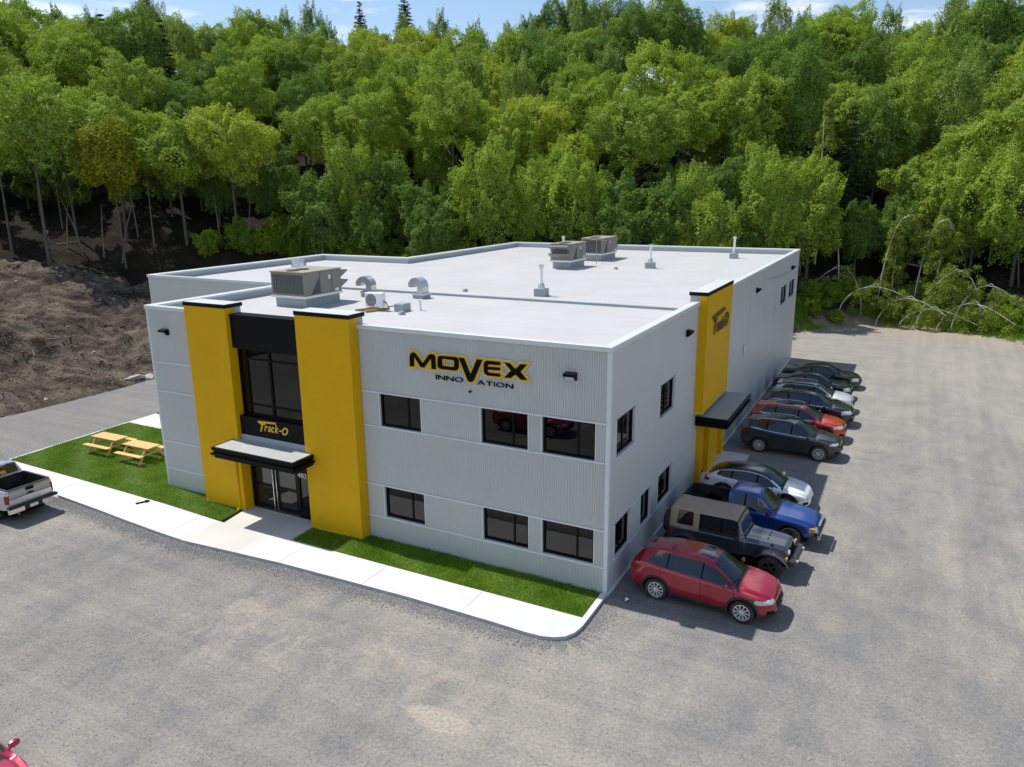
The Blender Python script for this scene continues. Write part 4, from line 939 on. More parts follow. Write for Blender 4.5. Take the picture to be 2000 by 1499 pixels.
def sedan(L,hw,H,**k):
    fx=L/4.6; fz=H/1.43; fw=hw/.91
    S=dict(L=L,top=scale([(-2.3,.78),(-2.26,.90),(-2.15,1.0),(-1.8,1.06),(-1.5,1.10),(-1.0,1.30),(-.5,1.40),(0,1.43),(.35,1.40),(.7,1.25),(1.05,1.05),(1.18,.985),(1.6,.95),(2.0,.86),(2.2,.74),(2.3,.60)],fx,fz),
      belt=scale([(-2.3,.76),(-2.1,.95),(-1.5,.98),(0,.93),(1.0,.90),(1.6,.86),(2.1,.72),(2.3,.54)],fx,fz),
      wb=scale([(-2.3,.66),(-2.2,.76),(-1.9,.86),(-1.3,.905),(0,.90),(1.0,.905),(1.6,.89),(2.0,.80),(2.2,.66),(2.3,.52)],fx,fw),
      wt=scale([(-2.3,.58),(-1.8,.68),(-1.5,.66),(-.9,.56),(0,.56),(.4,.57),(.8,.64),(1.15,.74),(1.6,.74),(2.0,.64),(2.3,.40)],fx,fw),
      zl=[(-2.3*fx,.42),(-2.0*fx,.28),(-1.6*fx,.20),(1.7*fx,.18),(2.1*fx,.2),(2.3*fx,.30)],cr=[(-2.3*fx,.04),(-1.2*fx,.08),(0,.06),(.8*fx,.10),(1.2*fx,.07),(2.3*fx,.05)],
      ws=(1.08*fx,.38*fx),rg=(-.92*fx,-1.5*fx),sg=(-1.38*fx,.95*fx),pillars=[-.42*fx],rrake=.75,wheels=(-1.38*fx,1.40*fx),Rw=.335,tr=hw-.12,seams=[-.62*fx,.28*fx,1.1*fx],
      head=[(1.85*fx,2.26*fx,.40*fw,1,.60*fz,.78*fz)],tail=[(-2.4,-2.08*fx,.40*fw,1,.76*fz,.90*fz)],grille=[(2.22*fx,.5*fw,.40*fz,.62*fz)],mirror=(.82*fx,.98*fz,hw-.02),cowl=.07,sill=.34)
    S.update(k); return S
def vehicles():
    red=pnt('red_paint',(.33,.003,.020),metal=.2,rough=.28)
    make_car('parked_suv','red compact crossover with sunroof parked beside the building corner','car',suv(4.54,.92,1.69,paint=red,sunroof=(-.12,.33,.40),step=.022,roofmat2=M['black_paint'],wlow=.03),(2.83,1.33),R(-3.4))
    gm=pnt('graphite_paint',(.075,.08,.105),metal=.55,rough=.28); tan=mat('tan_canvas',(.42,.305,.225),.95,va=.07,vs=3,ba=.4,bs=6)
    # boxy off-roader
    J=dict(L=4.05,paint=gm,top=[(-2.03,1.0),(-2.01,1.55),(-1.98,1.80),(-1.85,1.845),(-.8,1.83),(0,1.84),(.28,1.83),(.34,1.80),(.62,1.21),(.68,1.19),(1.2,1.175),(1.8,1.13),(1.97,1.09),(2.025,.95)],
      belt=[(-2.03,.9),(-2.0,1.10),(-1.8,1.13),(.3,1.13),(.7,1.10),(1.9,1.05),(2.025,.88)],wb=[(-2.03,.74),(-1.95,.775),(.45,.775),(.7,.70),(1.0,.66),(1.9,.60),(2.025,.57)],
      wt=[(-2.03,.64),(-1.9,.66),(0,.66),(.3,.66),(.62,.67),(.75,.63),(1.9,.56),(2.025,.52)],zl=[(-2.03,.60),(-1.7,.55),(1.7,.55),(2.025,.62)],cr=[(-2.03,.05),(-1.5,.055),(.3,.055),(.62,.03),(1.0,.045),(2.025,.045)],
      ws=(.61,.33),rg=(-1.97,-2.04),rgz=(1.25,1.68,.5),sg=(-1.74,.40),rrake=.10,pillars=[-1.05,-.90,-.17],wlow=.10,wex=(-1.16,-.94),wheels=(-1.42,1.53),Rw=.41,ww=.27,tr=.80,archgap=.10,seams=[-.98,-.14,.55],sill=.58,darkrim=True,spokes=5,rimf=.55,
      head=[],tail=[(-2.1,-1.9,.62,1,.85,1.05)],grille=[(1.99,.42,.66,1.0)],mirror=(.42,1.22,.80),mirmat=M['plastic'],cowl=.03,softtop=(-2.05,.31,1.125,-.95),topmat=tan,step=.025,dense=[(.33,.63)],archy=.55,handlemat=M['plastic'],platez=.62)
    j=make_car('parked_off_roader','boxy dark grey off-roader with a tan canvas soft top','car',J,(2.93,4.42),R(-2.5))
    fm=gm
    for w_,a0,a1 in ((1.53,20,172),(-1.42,10,170)):
        for s in (-1,1):
            vs=[];fs=[]; n=12; pf=[]
            for i in range(n+1):
                a=R(a0+(a1-a0)*i/n); rr=.55 if 40<math.degrees(a)<140 else .58; pf.append((w_+rr*1.08*math.cos(a),.40+min(.58,rr*math.sin(a))))
            for px,pz in pf: vs+=[(px,s*.56,pz+.01),(px,s*.93,pz),(px,s*.945,pz-.05),(px,s*.56,pz-.04)]
            for i in range(n):
                b=i*4
                for q in ((0,1,5,4),(1,2,6,5),(2,3,7,6),(3,0,4,7)): f=tuple(b+k for k in q); fs.append(f if s<0 else f[::-1])
            fs+=[(0,3,2,1),(n*4,n*4+1,n*4+2,n*4+3)]
            MB().add(vs,fs).build('fender',fm,j,True)
    MB().cbox(2.10,2.30,-.78,.78,.56,.76,.03).box(2.02,2.11,-.35,-.25,.58,.72).box(2.02,2.11,.25,.35,.58,.72).build('front_bumper',M['bumper'],j)
    for s in (-1,1):
        MB().lathe([(.0,2.075),(.085,2.07),(.10,2.05),(.10,2.0)],18,(0,s*.44,.90),'x').build('headlight',M['lens'],j,True); MB().cbox(2.0,2.06,s*.80-.06,s*.80+.06,.80,.87,.01).build('turn_signal',M['amber'],j)
        MB().tube([(2.25,s*.55,.70),(2.36,s*.55,.70)],.05,10).build('fog_lamp',M['lens'],j,True)
    for i in range(7): MB().box(2.045,2.056,-.30+i*.1-.022,-.30+i*.1+.022,.70,.98).build('grille_slot',M['black'],j)
    for s in (-1,1): MB().cbox(1.45,1.56,s*.60-.02,s*.60+.02,1.10,1.14,.01).build('hood_latch',M['black'],j)
    for yy in (-.25,.0,.25): MB().lathe([(.03,1.16),(.025,1.19),(.0,1.195)],8,(1.3,yy,0)).build('hood_stop',M['black'],j,True)
    sp=link('spare_wheel',wheel_meshes(.40,.26,5,True,.55)[0],j,(-2.20,-.05,.98),(0,0,R(90))); link('rim',wheel_meshes(.40,.26,5,True,.55)[1],sp)
    MB().cbox(-2.24,-2.04,-.75,.75,.5,.66,.03).build('rear_bumper',M['bumper'],j)
    # blue compact pickup
    bl=pnt('blue_paint',(.012,.050,.27),metal=.4,rough=.28)
    Rg=dict(L=5.0,paint=bl,top=[(-2.5,.92),(-2.48,1.10),(-2.45,1.14),(-.80,1.15),(-.745,1.17),(-.70,1.60),(-.66,1.685),(-.5,1.72),(0,1.73),(.35,1.69),(.55,1.57),(.95,1.24),(1.08,1.15),(1.5,1.12),(2.1,1.03),(2.38,.93),(2.5,.74)],
      belt=[(-2.5,.86),(-2.4,1.02),(-.7,1.08),(.8,1.06),(1.2,1.03),(2.1,.93),(2.5,.66)],wb=[(-2.5,.80),(-2.3,.86),(-1,.875),(1.2,.875),(2.0,.86),(2.3,.80),(2.5,.66)],
      wt=[(-2.5,.78),(-2.3,.80),(-.8,.80),(-.72,.70),(-.6,.62),(0,.61),(.4,.61),(.8,.68),(1.1,.77),(1.5,.78),(2.2,.74),(2.5,.55)],zl=[(-2.5,.56),(-2,.46),(1.8,.42),(2.5,.5)],cr=[(-2.5,.02),(-.8,.02),(-.6,.07),(.4,.08),(.8,.10),(1.2,.06),(2.5,.05)],
      ws=(.98,.42),rg=(-.66,-.76),rgz=(1.22,1.58,.55),sg=(-.60,.90),rrake=.06,pillars=[-.08],wheels=(-1.62,1.58),Rw=.375,ww=.26,tr=.76,archgap=.09,seams=[-.62,-.08,1.0],sill=.5,darkrim=True,spokes=5,rimf=.52,
      head=[(2.2,2.52,.52,1,.68,.84)],tail=[(-2.55,-2.36,.74,1,.75,1.02)],grille=[(2.36,.50,.66,.86)],mirror=(.80,1.16,.88),mirmat=M['plastic'],cowl=.06,bed=(-2.43,-.80,.74),bedz=.72,archw=.05,step=.027,dense=[(-.77,-.64)],platez=.6)
    p=make_car('parked_pickup','dark blue extended-cab pickup between the tan-topped off-roader and the white crossover','pickup truck',Rg,(3.1,7.15),R(-2))
    MB().cbox(2.46,2.60,-.82,.82,.47,.60,.03).build('front_bumper',M['chrome'],p); MB().cbox(2.44,2.57,-.80,.80,.60,.67,.02).build('bumper_pad',M['plastic'],p)
    MB().box(2.46,2.54,-.52,.52,.86,.90).box(2.46,2.54,-.52,.52,.64,.67).box(2.46,2.54,-.54,-.50,.66,.88).box(2.46,2.54,.50,.54,.66,.88).build('grille_surround',M['chrome'],p)
    for s in (-1,1): MB().cbox(2.20,2.42,s*.80-.03,s*.80+.03,.70,.84,.01).build('turn_signal',M['amber'],p)
    MB().cbox(-2.62,-2.46,-.80,.80,.50,.62,.03).build('rear_bumper',M['chrome'],p)
    for i in range(16): MB().lathe([(.03,-.05),(.04,-.03),(.04,.03),(.03,.05)],7,(-2.1+i*.085,-.35-.008*i,.78),'y').build('chain_link',M['galv'],p)
    wp=pnt('white_paint',(.80,.81,.82),rough=.35,dust=.05)
    make_car('parked_suv','small white crossover with a black roof parked next to the side entrance','car',suv(4.2,.90,1.50,paint=wp,top=[(-2.1,.86),(-2.06,.95),(-1.95,1.06),(-1.7,1.24),(-1.4,1.36),(-.9,1.46),(-.3,1.50),(.1,1.475),(.4,1.40),(.75,1.22),(1.0,1.07),(1.12,1.0),(1.4,.965),(1.8,.88),(2.0,.78),(2.1,.62)],rg=(-1.45,-1.98),blackroof=(-1.9,.62),spoiler=None,grille=[],head=[(1.68,2.1,.40,1,.58,.68)],clad=.36,archw=.05),(2.83,10.1),R(-2))
    cg=pnt('charcoal_paint',(.030,.031,.035),metal=.4,rough=.32)
    make_car('parked_suv','dark charcoal crossover with bright roof rails parked past the side entrance','car',suv(4.62,.93,1.68,paint=cg,rails=(-1.6,.2),wtrim=True,clad=.46,archw=.07,head=[(1.85,2.3,.42,1,.80,.90)],sunroof=(-1.2,.2,.42)),(3.15,17.0),R(-2))
    og=pnt('orange_red_paint',(.52,.045,.010),metal=.3,rough=.3)
    make_car('parked_suv','orange-red crossover with panoramic dark roof and bright rails','car',suv(4.7,.92,1.68,paint=og,rails=(-1.7,.25),wtrim=True,sunroof=(-1.15,.2,.44),clad=.38,head=[(1.82,2.33,.42,1,.76,.90)],chromef=True),(3.05,19.9),R(-1))
    bk=pnt('black_paint',(.006,.006,.0075),rough=.3)
    make_car('parked_suv','glossy black crossover parked behind the orange-red one','car',suv(4.66,.92,1.67,paint=bk,wtrim=True,step=.035,rails=(-1.6,.2),railmat=M['black'],head=[(1.75,2.3,.42,1,.74,.92)],chromef=True),(3.25,22.9),R(-2))
    make_car('parked_wagon','silver white estate car with black roof between two dark cars','car',suv(4.5,.89,1.55,paint=pnt('silver_white_paint',(.68,.69,.70),metal=.2,rough=.3),blackroof=(-1.9,.4),rails=(-1.5,.2),step=.035,clad=.40,archw=.06),(3.1,25.6),R(-2))
    make_car('parked_sedan','dark navy saloon parked behind the silver white estate car','car',sedan(4.6,.89,1.46,paint=pnt('navy_paint',(.012,.016,.032),metal=.4,rough=.3),step=.035),(2.75,28.5),R(-1))
    make_car('parked_coupe','long-bonnet black coupe parked last before the far corner of the building','car',sedan(4.78,.94,1.39,paint=bk,step=.035,Rw=.345,pillars=[-.55],seams=[-.45,1.1]),(2.95,31.5),R(-2))
    # silver full-size pickup on the left: only its rear is in the picture
    sv=pnt('silver_paint',(.55,.56,.575),metal=.55,rough=.3)
    F1=dict(L=5.75,paint=sv,top=[(-2.87,1.10),(-2.85,1.36),(-2.82,1.40),(-1.1,1.42),(-1.04,1.44),(-.93,1.75),(-.84,1.90),(-.6,1.95),(.2,1.96),(.6,1.91),(.85,1.78),(1.25,1.46),(1.42,1.36),(2.0,1.32),(2.6,1.22),(2.8,1.1),(2.87,.9)],
      belt=[(-2.87,1.05),(-2.8,1.25),(-1,1.28),(1,1.26),(1.6,1.2),(2.6,1.05),(2.87,.8)],wb=[(-2.87,.90),(-2.78,.945),(-1,.97),(1.2,.97),(2.2,.96),(2.6,.90),(2.87,.75)],
      wt=[(-2.87,.88),(-2.7,.90),(-1.1,.90),(-1.0,.80),(-.85,.71),(0,.70),(.6,.71),(1.0,.78),(1.4,.86),(2.0,.86),(2.87,.62)],zl=[(-2.87,.60),(-2.3,.5),(2,.46),(2.87,.52)],cr=[(-2.87,.02),(-1.1,.02),(-.85,.08),(.6,.09),(1.0,.11),(1.5,.06),(2.87,.05)],
      ws=(1.36,.66),rg=(-.86,-1.06),rgz=(1.47,1.84,.66),sg=(-.80,1.25),rrake=.15,pillars=[.05],wheels=(-1.72,1.85),Rw=.40,ww=.27,tr=.84,archgap=.09,seams=[-.85,.05,1.25],sill=.55,spokes=6,
      head=[(2.5,2.9,.6,1,.95,1.15)],tail=[(-2.95,-2.74,.80,1.1,.86,1.22)],grille=[(2.78,.6,.7,1.1)],mirror=(1.1,1.42,.98),cowl=.06,bed=(-2.80,-1.12,.80),bedz=.85,step=.03,dense=[(-1.07,-.84)],bedrail=M['plastic'])
    p=make_car('parked_pickup','silver full-size pickup standing by the walk near the lawn, tailgate facing the entrance','pickup truck',F1,(-25.78,-4.62),R(180))
    MB().cbox(-3.06,-2.86,-.98,.98,.70,.77,.02).build('bumper_step',M['plastic'],p); MB().cbox(-3.03,-2.88,-.97,-.35,.50,.70,.03).cbox(-3.03,-2.88,.35,.97,.50,.70,.03).build('rear_bumper',M['chrome'],p); MB().box(-3.0,-2.88,-.351,.351,.50,.69).build('hitch_plate',M['plastic'],p)
    MB().box(-3.012,-3.001,-.16,.16,.53,.66).build('licence_plate',M['white'],p)
    MB().cbox(-2.905,-2.86,-.15,.15,1.23,1.35,.01).build('tailgate_handle',M['black'],p)
    MB().lathe([(.0,-2.91),(.10,-2.905),(.11,-2.88)],20,(0,0,0),'x').build('emblem',M['plastic'],p,True,(0,0,1.10)).scale=(1,1.15,.5)
    MB().box(-2.897,-2.88,-.78,.78,1.035,1.06).build('tailgate_trim',M['plastic'],p)
    MB().tube([(-2.9,.6,.44),(-3.02,.62,.42)],.04,8).build('exhaust_pipe',M['chrome'],p,True)
    # rear-window sticker and the red car at the lower left
    MB().add([(-1.055,-.18,1.52),(-1.055,.04,1.52),(-.995,.06,1.66),(-.995,-.16,1.66)],[(0,1,2,3)]).build('window_sticker',M['sign_y'],p)
    make_car('parked_hatchback','bright red hatchback whose bonnet and mirror just enter the lower edge of the picture','car',suv(4.35,.88,1.5,paint=pnt('bright_red_paint',(.42,.012,.045),metal=.2,rough=.3),step=.02,clad=0,archw=0,sunroof=None,trimmat=pnt('bright_red_paint',(.42,.012,.045))),(-9.72,-14.18),R(-3))
M['bumper']=mat('bumper_steel',(.05,.052,.058),.45,metal=.4,va=.1)
vehicles()
# ------------------------------------------------------------------ hillside, dirt bank, forest
QX,QY=7.6222,-20.6029
_vr=np.random.default_rng(77).uniform(-1,1,(256,256))
def vnoise(x,y,s):
    x=np.asarray(x,float)*s; y=np.asarray(y,float)*s; i=np.floor(x).astype(int); j=np.floor(y).astype(int); u=x-i; v=y-j; u=u*u*(3-2*u); v=v*v*(3-2*v)
    g=lambda a,b:_vr[a%256,b%256]
    return (g(i,j)*(1-u)+g(i+1,j)*u)*(1-v)+(g(i,j+1)*(1-u)+g(i+1,j+1)*u)*v
def fbm(x,y,s,o=4,g=.5): return sum(vnoise(x+17*k,y-9*k,s*2**k)*g**k for k in range(o))
PH=[-100,-80,-66,-58,-50,-44,-38,-28,-18,-10,-4,0,6,12,20,40]
R0=[ 92,  88, 86, 84, 80, 77, 73, 68, 68, 71,77,80,77,73,68,60]
Z0=[  7,   7, 6.6,6.2,5.4,4.6,3.8, 3.0,2.4,1.2,.5,.2,.2,.2,.2,.2]
def hill(x,y):
    dx,dy=x-QX,y-QY; r=np.hypot(dx,dy); ph=np.degrees(np.arctan2(dx,dy)); r0=np.interp(ph,PH,R0); z0=np.interp(ph,PH,Z0); d=r-r0
    z=z0+np.where(d<0,d*.5,0)+np.where(d>0,1,0)*(1.2*(1-np.exp(-np.maximum(d,0)/4))+.01*np.clip(d,0,76)*np.clip((28.5-z0-1.2)/.76,5,60)+.06*np.clip(d-76,0,400))
    return z+fbm(x,y,.06,3)*np.clip(d/12,0,1)*1.6+fbm(x,y,.5,2)*.15*np.clip(d/3,0,1)
def bank(x,y):
    t=np.clip((-38.3-x+1.2*vnoise(x,y,.12))/27,0,1); e=t*t*(3-2*t); zc=np.interp(y,[-40,18,30,45],[7.0,7.2,5.4,4.6]); h=zc*(.35*t**.7+.65*e)
    n=fbm(x,y,.16,5,.55)*1.15*np.clip(t*6,0,1)*(1-.3*t)+np.abs(fbm(x*.5+y*.2,y,.5,3))*.5*np.clip(t*5,0,1)+.35*np.clip(t*6,0,1)*(np.floor(h*1.1+fbm(x,y,.2,2)*.8)/1.1-h)+fbm(x,y,1.5,3)*.13*np.clip(t*12,0,1)
    r=np.hypot(x-QX,y-QY); d=r-np.interp(np.degrees(np.arctan2(x-QX,y-QY)),PH,R0)
    return h+n-.06+np.where(t<=0,-.2,0)-9*np.clip((d+.5)/5,0,1)
def soil_mat():
    m,N,L,B=nodes('disturbed_soil'); p=wpos(N)
    n1=noise(N,L,stretch(N,L,p,(.5,1,2.6),R(30)),.34,8,.7,.8); n2=noise(N,L,p,1.6,6,.7); n3=noise(N,L,p,9,4,.7)
    c=mixc(N,L,ramp(N,L,n1,.42,.58),(.034,.027,.021),(.185,.150,.110)); c=mixc(N,L,ramp(N,L,n2,.46,.7),c,(.088,.068,.050)); c=mixc(N,L,math_(N,L,'MULTIPLY',ramp(N,L,n2,.28,.40,(1,1,1),(0,0,0)),.8),c,(.035,.028,.022))
    c=mixc(N,L,1.0,c,ramp(N,L,n3,.3,.7,(.7,.7,.7),(1.25,1.25,1.25)),'MULTIPLY')
    L.new(c,B.inputs['Base Color']); B.inputs['Roughness'].default_value=1; B.inputs['Specular IOR Level'].default_value=.1; bump(N,L,B,math_(N,L,'ADD',n2,math_(N,L,'MULTIPLY',n3,.5)),.9,.15); return m
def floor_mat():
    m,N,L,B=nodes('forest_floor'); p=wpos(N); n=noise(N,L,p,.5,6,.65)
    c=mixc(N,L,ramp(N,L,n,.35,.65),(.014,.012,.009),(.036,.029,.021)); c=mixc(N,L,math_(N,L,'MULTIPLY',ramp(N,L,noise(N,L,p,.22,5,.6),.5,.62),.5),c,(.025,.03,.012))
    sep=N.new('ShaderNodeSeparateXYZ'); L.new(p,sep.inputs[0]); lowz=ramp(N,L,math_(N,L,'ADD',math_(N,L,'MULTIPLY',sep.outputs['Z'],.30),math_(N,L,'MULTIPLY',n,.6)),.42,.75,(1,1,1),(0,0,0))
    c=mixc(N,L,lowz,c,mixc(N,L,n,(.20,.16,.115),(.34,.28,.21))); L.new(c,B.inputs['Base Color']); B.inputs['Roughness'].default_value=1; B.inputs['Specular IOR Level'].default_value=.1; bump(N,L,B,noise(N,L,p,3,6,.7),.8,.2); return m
M['soil']=soil_mat(); M['floor']=floor_mat()
def terrain():
    ph=np.radians(np.arange(-100,41,.6)); k=np.concatenate([np.arange(-4,30,1.0),np.arange(30,90,2.5),np.arange(90,420,20)])
    PHm,K=np.meshgrid(ph,k,indexing='ij'); r=np.interp(np.degrees(PHm),PH,R0)+K; x=QX+r*np.sin(PHm); y=QY+r*np.cos(PHm); z=hill(x,y)
    a,b=x.shape; i,j=np.meshgrid(np.arange(a-1),np.arange(b-1),indexing='ij'); q=(i*b+j).ravel(); F=np.stack([q,q+b,q+b+1,q+1],1)[:,::-1]
    o=link('hillside',np_mesh('hillside',np.stack([x,y,z],2).reshape(-1,3),F,[M['floor']],True)); tag(o,kind='structure')
    xs=np.concatenate([np.arange(-110,-75,1.2),np.arange(-75,-37.4,.30)]); ys=np.concatenate([np.arange(-40,-12,1.0),np.arange(-12,34,.32),np.arange(34,56,1.0)])
    x,y=np.meshgrid(xs,ys,indexing='ij'); z=bank(x,y); a,b=x.shape; i,j=np.meshgrid(np.arange(a-1),np.arange(b-1),indexing='ij'); q=(i*b+j).ravel(); F=np.stack([q,q+b,q+b+1,q+1],1)
    o=link('dirt_bank',np_mesh('dirt_bank',np.stack([x,y,z],2).reshape(-1,3),F,[M['soil']],True)); tag(o,kind='structure')
terrain()
def gz(x,y): 
    h=float(hill(np.array([x]),np.array([y]))[0])
    return max(h,float(bank(np.array([x]),np.array([y]))[0])) if (x<-38.5 and -39<y<55) else h
# rocks and rubble on the bank
def rocks():
    rng=np.random.default_rng(21); rm=[mat('pale_rock',(.40,.38,.35),.9,va=.2,vs=2,ba=.5,bs=6),mat('brown_rock',(.26,.20,.15),.9,va=.2,vs=2,ba=.5,bs=6)]
    def rock_mesh(seed,m):
        r=np.random.default_rng(seed); b=MB(); b.lathe([(.0,-.5),(.55,-.42),(.95,-.1),(.85,.28),(.45,.52),(.0,.58)],9); V=np.array(b.v)
        V*= (1+.28*r.uniform(-1,1,(len(V),1))); b.v=[tuple(v) for v in V]; return b.mesh('rock',m)
    mesh=[rock_mesh(i,rm[i%2]) for i in range(6)]
    big=[(-39.75,12.35,.5,0,'large pale boulder at the foot of the dirt bank by the road'),(-39.35,13.3,.38,2,'flat pale boulder beside the larger one at the foot of the dirt bank'),(-52.5,5.2,.62,4,'pale boulder halfway up the dirt bank'),(-52.9,4.4,.5,2,'pale boulder touching another halfway up the dirt bank'),(-63,20.2,.55,0,'pale slab-like rock near the crest of the dirt bank'),(-60.5,18.6,.4,1,'brown rock near the crest of the dirt bank')]
    for x,y,s,k,l in big:
        o=link('boulder',mesh[k],None,(x,y,gz(x,y)+s*.12),(rng.uniform(0,.3),rng.uniform(0,.3),rng.uniform(0,6))); o.scale=(s*1.3,s,s*.7); tag(o,l,'boulder')
    for i in range(150):
        x=rng.uniform(-70,-39); y=rng.uniform(-10,27); s=rng.uniform(.07,.26)**1.0
        o=link('rock',mesh[i%6],None,(x,y,gz(x,y)+s*.2),tuple(rng.uniform(0,3,3))); o.scale=(s*1.2,s,s*.8); tag(o,'fist to head sized stone lying on the dirt bank','rock','stones strewn over the dirt bank')
    n=16000; x=rng.uniform(-78,-38.6,n); y=rng.uniform(-14,30,n); z=bank(x,y); s=rng.uniform(.02,.09,n); oct_=np.array([(1,0,0),(-1,0,0),(0,1,0),(0,-1,0),(0,0,1),(0,0,-.6)]); F=np.array([(0,2,4),(2,1,4),(1,3,4),(3,0,4),(2,0,5),(1,2,5),(3,1,5),(0,3,5)])
    V=oct_[None]*rng.uniform(.5,1.3,(n,6,1))*s[:,None,None]+np.stack([x,y,z+s*.2],1)[:,None]; o=link('rubble',np_mesh('rubble',V.reshape(-1,3),(F[None]+np.arange(n)[:,None,None]*6).reshape(-1,3),[mat('rubble_stone',(.20,.18,.155),.95,va=.6,vs=6)])); tag(o,'small stones and rubble scattered over the dirt bank','rubble',kind='stuff')
    for i in range(26):
        x=rng.uniform(-68,-41); y=rng.uniform(-6,26); a=rng.uniform(0,3.14); l=rng.uniform(.5,1.5); z=gz(x,y)
        o=MB().tube([(-l*math.cos(a),-l*math.sin(a),gz(x-l*math.cos(a),y-l*math.sin(a))-z+.06),(0,0,.1+rng.uniform(0,.1)),(l*math.cos(a),l*math.sin(a),gz(x+l*math.cos(a),y+l*math.sin(a))-z+.07)],[.05,.045,.02],6).build('dead_branch',M['bark_d'],None,True,(x,y,z)); tag(o,'dead stick lying on the dirt bank','branch','dead sticks on the dirt bank')
def bark(name,a,b,sc=(4,4,1)):
    m,N,L,B=nodes(name); p=wpos(N); n=noise(N,L,stretch(N,L,p,sc),2,5,.7); L.new(mixc(N,L,ramp(N,L,n,.35,.65),a,b),B.inputs['Base Color']); B.inputs['Roughness'].default_value=.95; bump(N,L,B,n,.6,.03); return m
M['bark']=bark('grey_bark',(.075,.062,.05),(.17,.15,.125)); M['bark_d']=bark('dead_wood',(.12,.10,.08),(.26,.23,.19)); M['bark_b']=bark('birch_bark',(.42,.40,.37),(.74,.72,.68),(2,2,6))
rocks()
def leaf_mat(name,cols,trans=.27):
    m,N,L,B=nodes(name); oi=N.new('ShaderNodeObjectInfo'); r=N.new('ShaderNodeValToRGB'); e=r.color_ramp.elements
    while len(e)<len(cols): e.new(.5)
    for i,c in enumerate(cols): e[i].position=i/max(1,len(cols)-1); e[i].color=rgba(c)
    L.new(oi.outputs['Random'],r.inputs[0]); p=wpos(N)
    c=mixc(N,L,1.0,r.outputs[0],ramp(N,L,noise(N,L,p,.55,4,.6),.3,.7,(.78,.80,.85),(1.22,1.16,1.0)),'MULTIPLY'); c=mixc(N,L,1.0,c,ramp(N,L,noise(N,L,p,5,2,.6),.3,.7,(.8,.8,.8),(1.2,1.2,1.2)),'MULTIPLY')
    L.new(c,B.inputs['Base Color']); B.inputs['Roughness'].default_value=.65; B.inputs['Specular IOR Level'].default_value=.15
    t=N.new('ShaderNodeBsdfTranslucent'); L.new(mixc(N,L,1.0,c,(1.3,1.35,.6),'MULTIPLY'),t.inputs[0]); mx=N.new('ShaderNodeMixShader'); mx.inputs[0].default_value=trans; o=N['Material Output']
    L.new(B.outputs[0],mx.inputs[1]); L.new(t.outputs[0],mx.inputs[2]); L.new(mx.outputs[0],o.inputs[0]); return m
M['leaf']=leaf_mat('green_leaves',[(.262,.375,.055),(.300,.410,.060),(.258,.360,.062)])
M['leaf_d']=leaf_mat('deep_green_leaves',[(.140,.235,.048),(.165,.265,.052)])
M['leaf_l']=leaf_mat('yellow_green_leaves',[(.360,.440,.060),(.395,.465,.062),(.325,.425,.058)])
M['leaf_p']=leaf_mat('poplar_leaves',[(.215,.305,.090),(.245,.335,.085),(.225,.315,.080)])
M['leaf_b']=leaf_mat('birch_leaves',[(.220,.285,.050),(.245,.305,.046),(.190,.260,.046)])
M['leaf_s']=leaf_mat('shrub_leaves',[(.175,.290,.026),(.225,.335,.028),(.150,.250,.028)])
M['needle']=leaf_mat('needles',[(.030,.062,.022),(.042,.078,.026)],.12)
M['leaf_y']=leaf_mat('yellowish_leaves',[(.30,.29,.022),(.26,.28,.022)])
def leaves(cent,rad,count,size,rng,flat=.6,up=.35,aspect=.62,dome=.72):
    """leaf quads scattered in clumps"""
    n=count*len(cent); ci=np.repeat(np.arange(len(cent)),count); c=cent[ci]; r=rad[ci][:,None]
    d=rng.normal(0,1,(n,3)); d[:,2]=np.where(rng.uniform(0,1,n)<dome,np.abs(d[:,2]),d[:,2]); d/=np.linalg.norm(d,axis=1,keepdims=True); q=d*(rng.uniform(.25,1,(n,1))**.4); q[:,2]*=flat; p=c+q*r
    nv=d*.9+rng.normal(0,.42,(n,3))+np.array([0,0,up]); nv/=np.linalg.norm(nv,axis=1,keepdims=True)
    t=np.cross(nv,rng.normal(0,1,(n,3))); t/=np.linalg.norm(t,axis=1,keepdims=True); b=np.cross(nv,t); s=rng.uniform(.6,1.25,(n,1))*size
    V=np.stack([p-t*s*.5,p+b*s*.5*aspect-nv*s*.06,p+t*s*.5-nv*s*.12,p-b*s*.5*aspect-nv*s*.06],1).reshape(-1,3)
    return V
def limb_mesh(h,top,cent,rng,r0,m,nl=9,lean=(0,0),name='trunk',fork=1):
    b=MB(); pts=[]
    for i in range(7):
        t=i/6; pts.append((lean[0]*t+.12*math.sin(3*t+h)*t,lean[1]*t+.12*math.cos(2.3*t+h)*t,top*t-.4*(1-t)))
    b.tube(pts,[r0*(1-.82*i/6) for i in range(7)],8)
    idx=rng.permutation(len(cent))[:nl]
    for k in idx:
        c=cent[k]; zb=min(top*.95,max(top*.25,c[2]-np.hypot(c[0],c[1])*.9)); t=zb/top; a=Vector((lean[0]*t,lean[1]*t,zb)); e=Vector(c); mid=a.lerp(e,.5)+Vector((0,0,-.1*(e-a).length)); rr=r0*(1-.75*t)*.55
        b.tube([a,mid,e],[rr,rr*.65,rr*.2],5)
    return b.mesh(name,m,True)
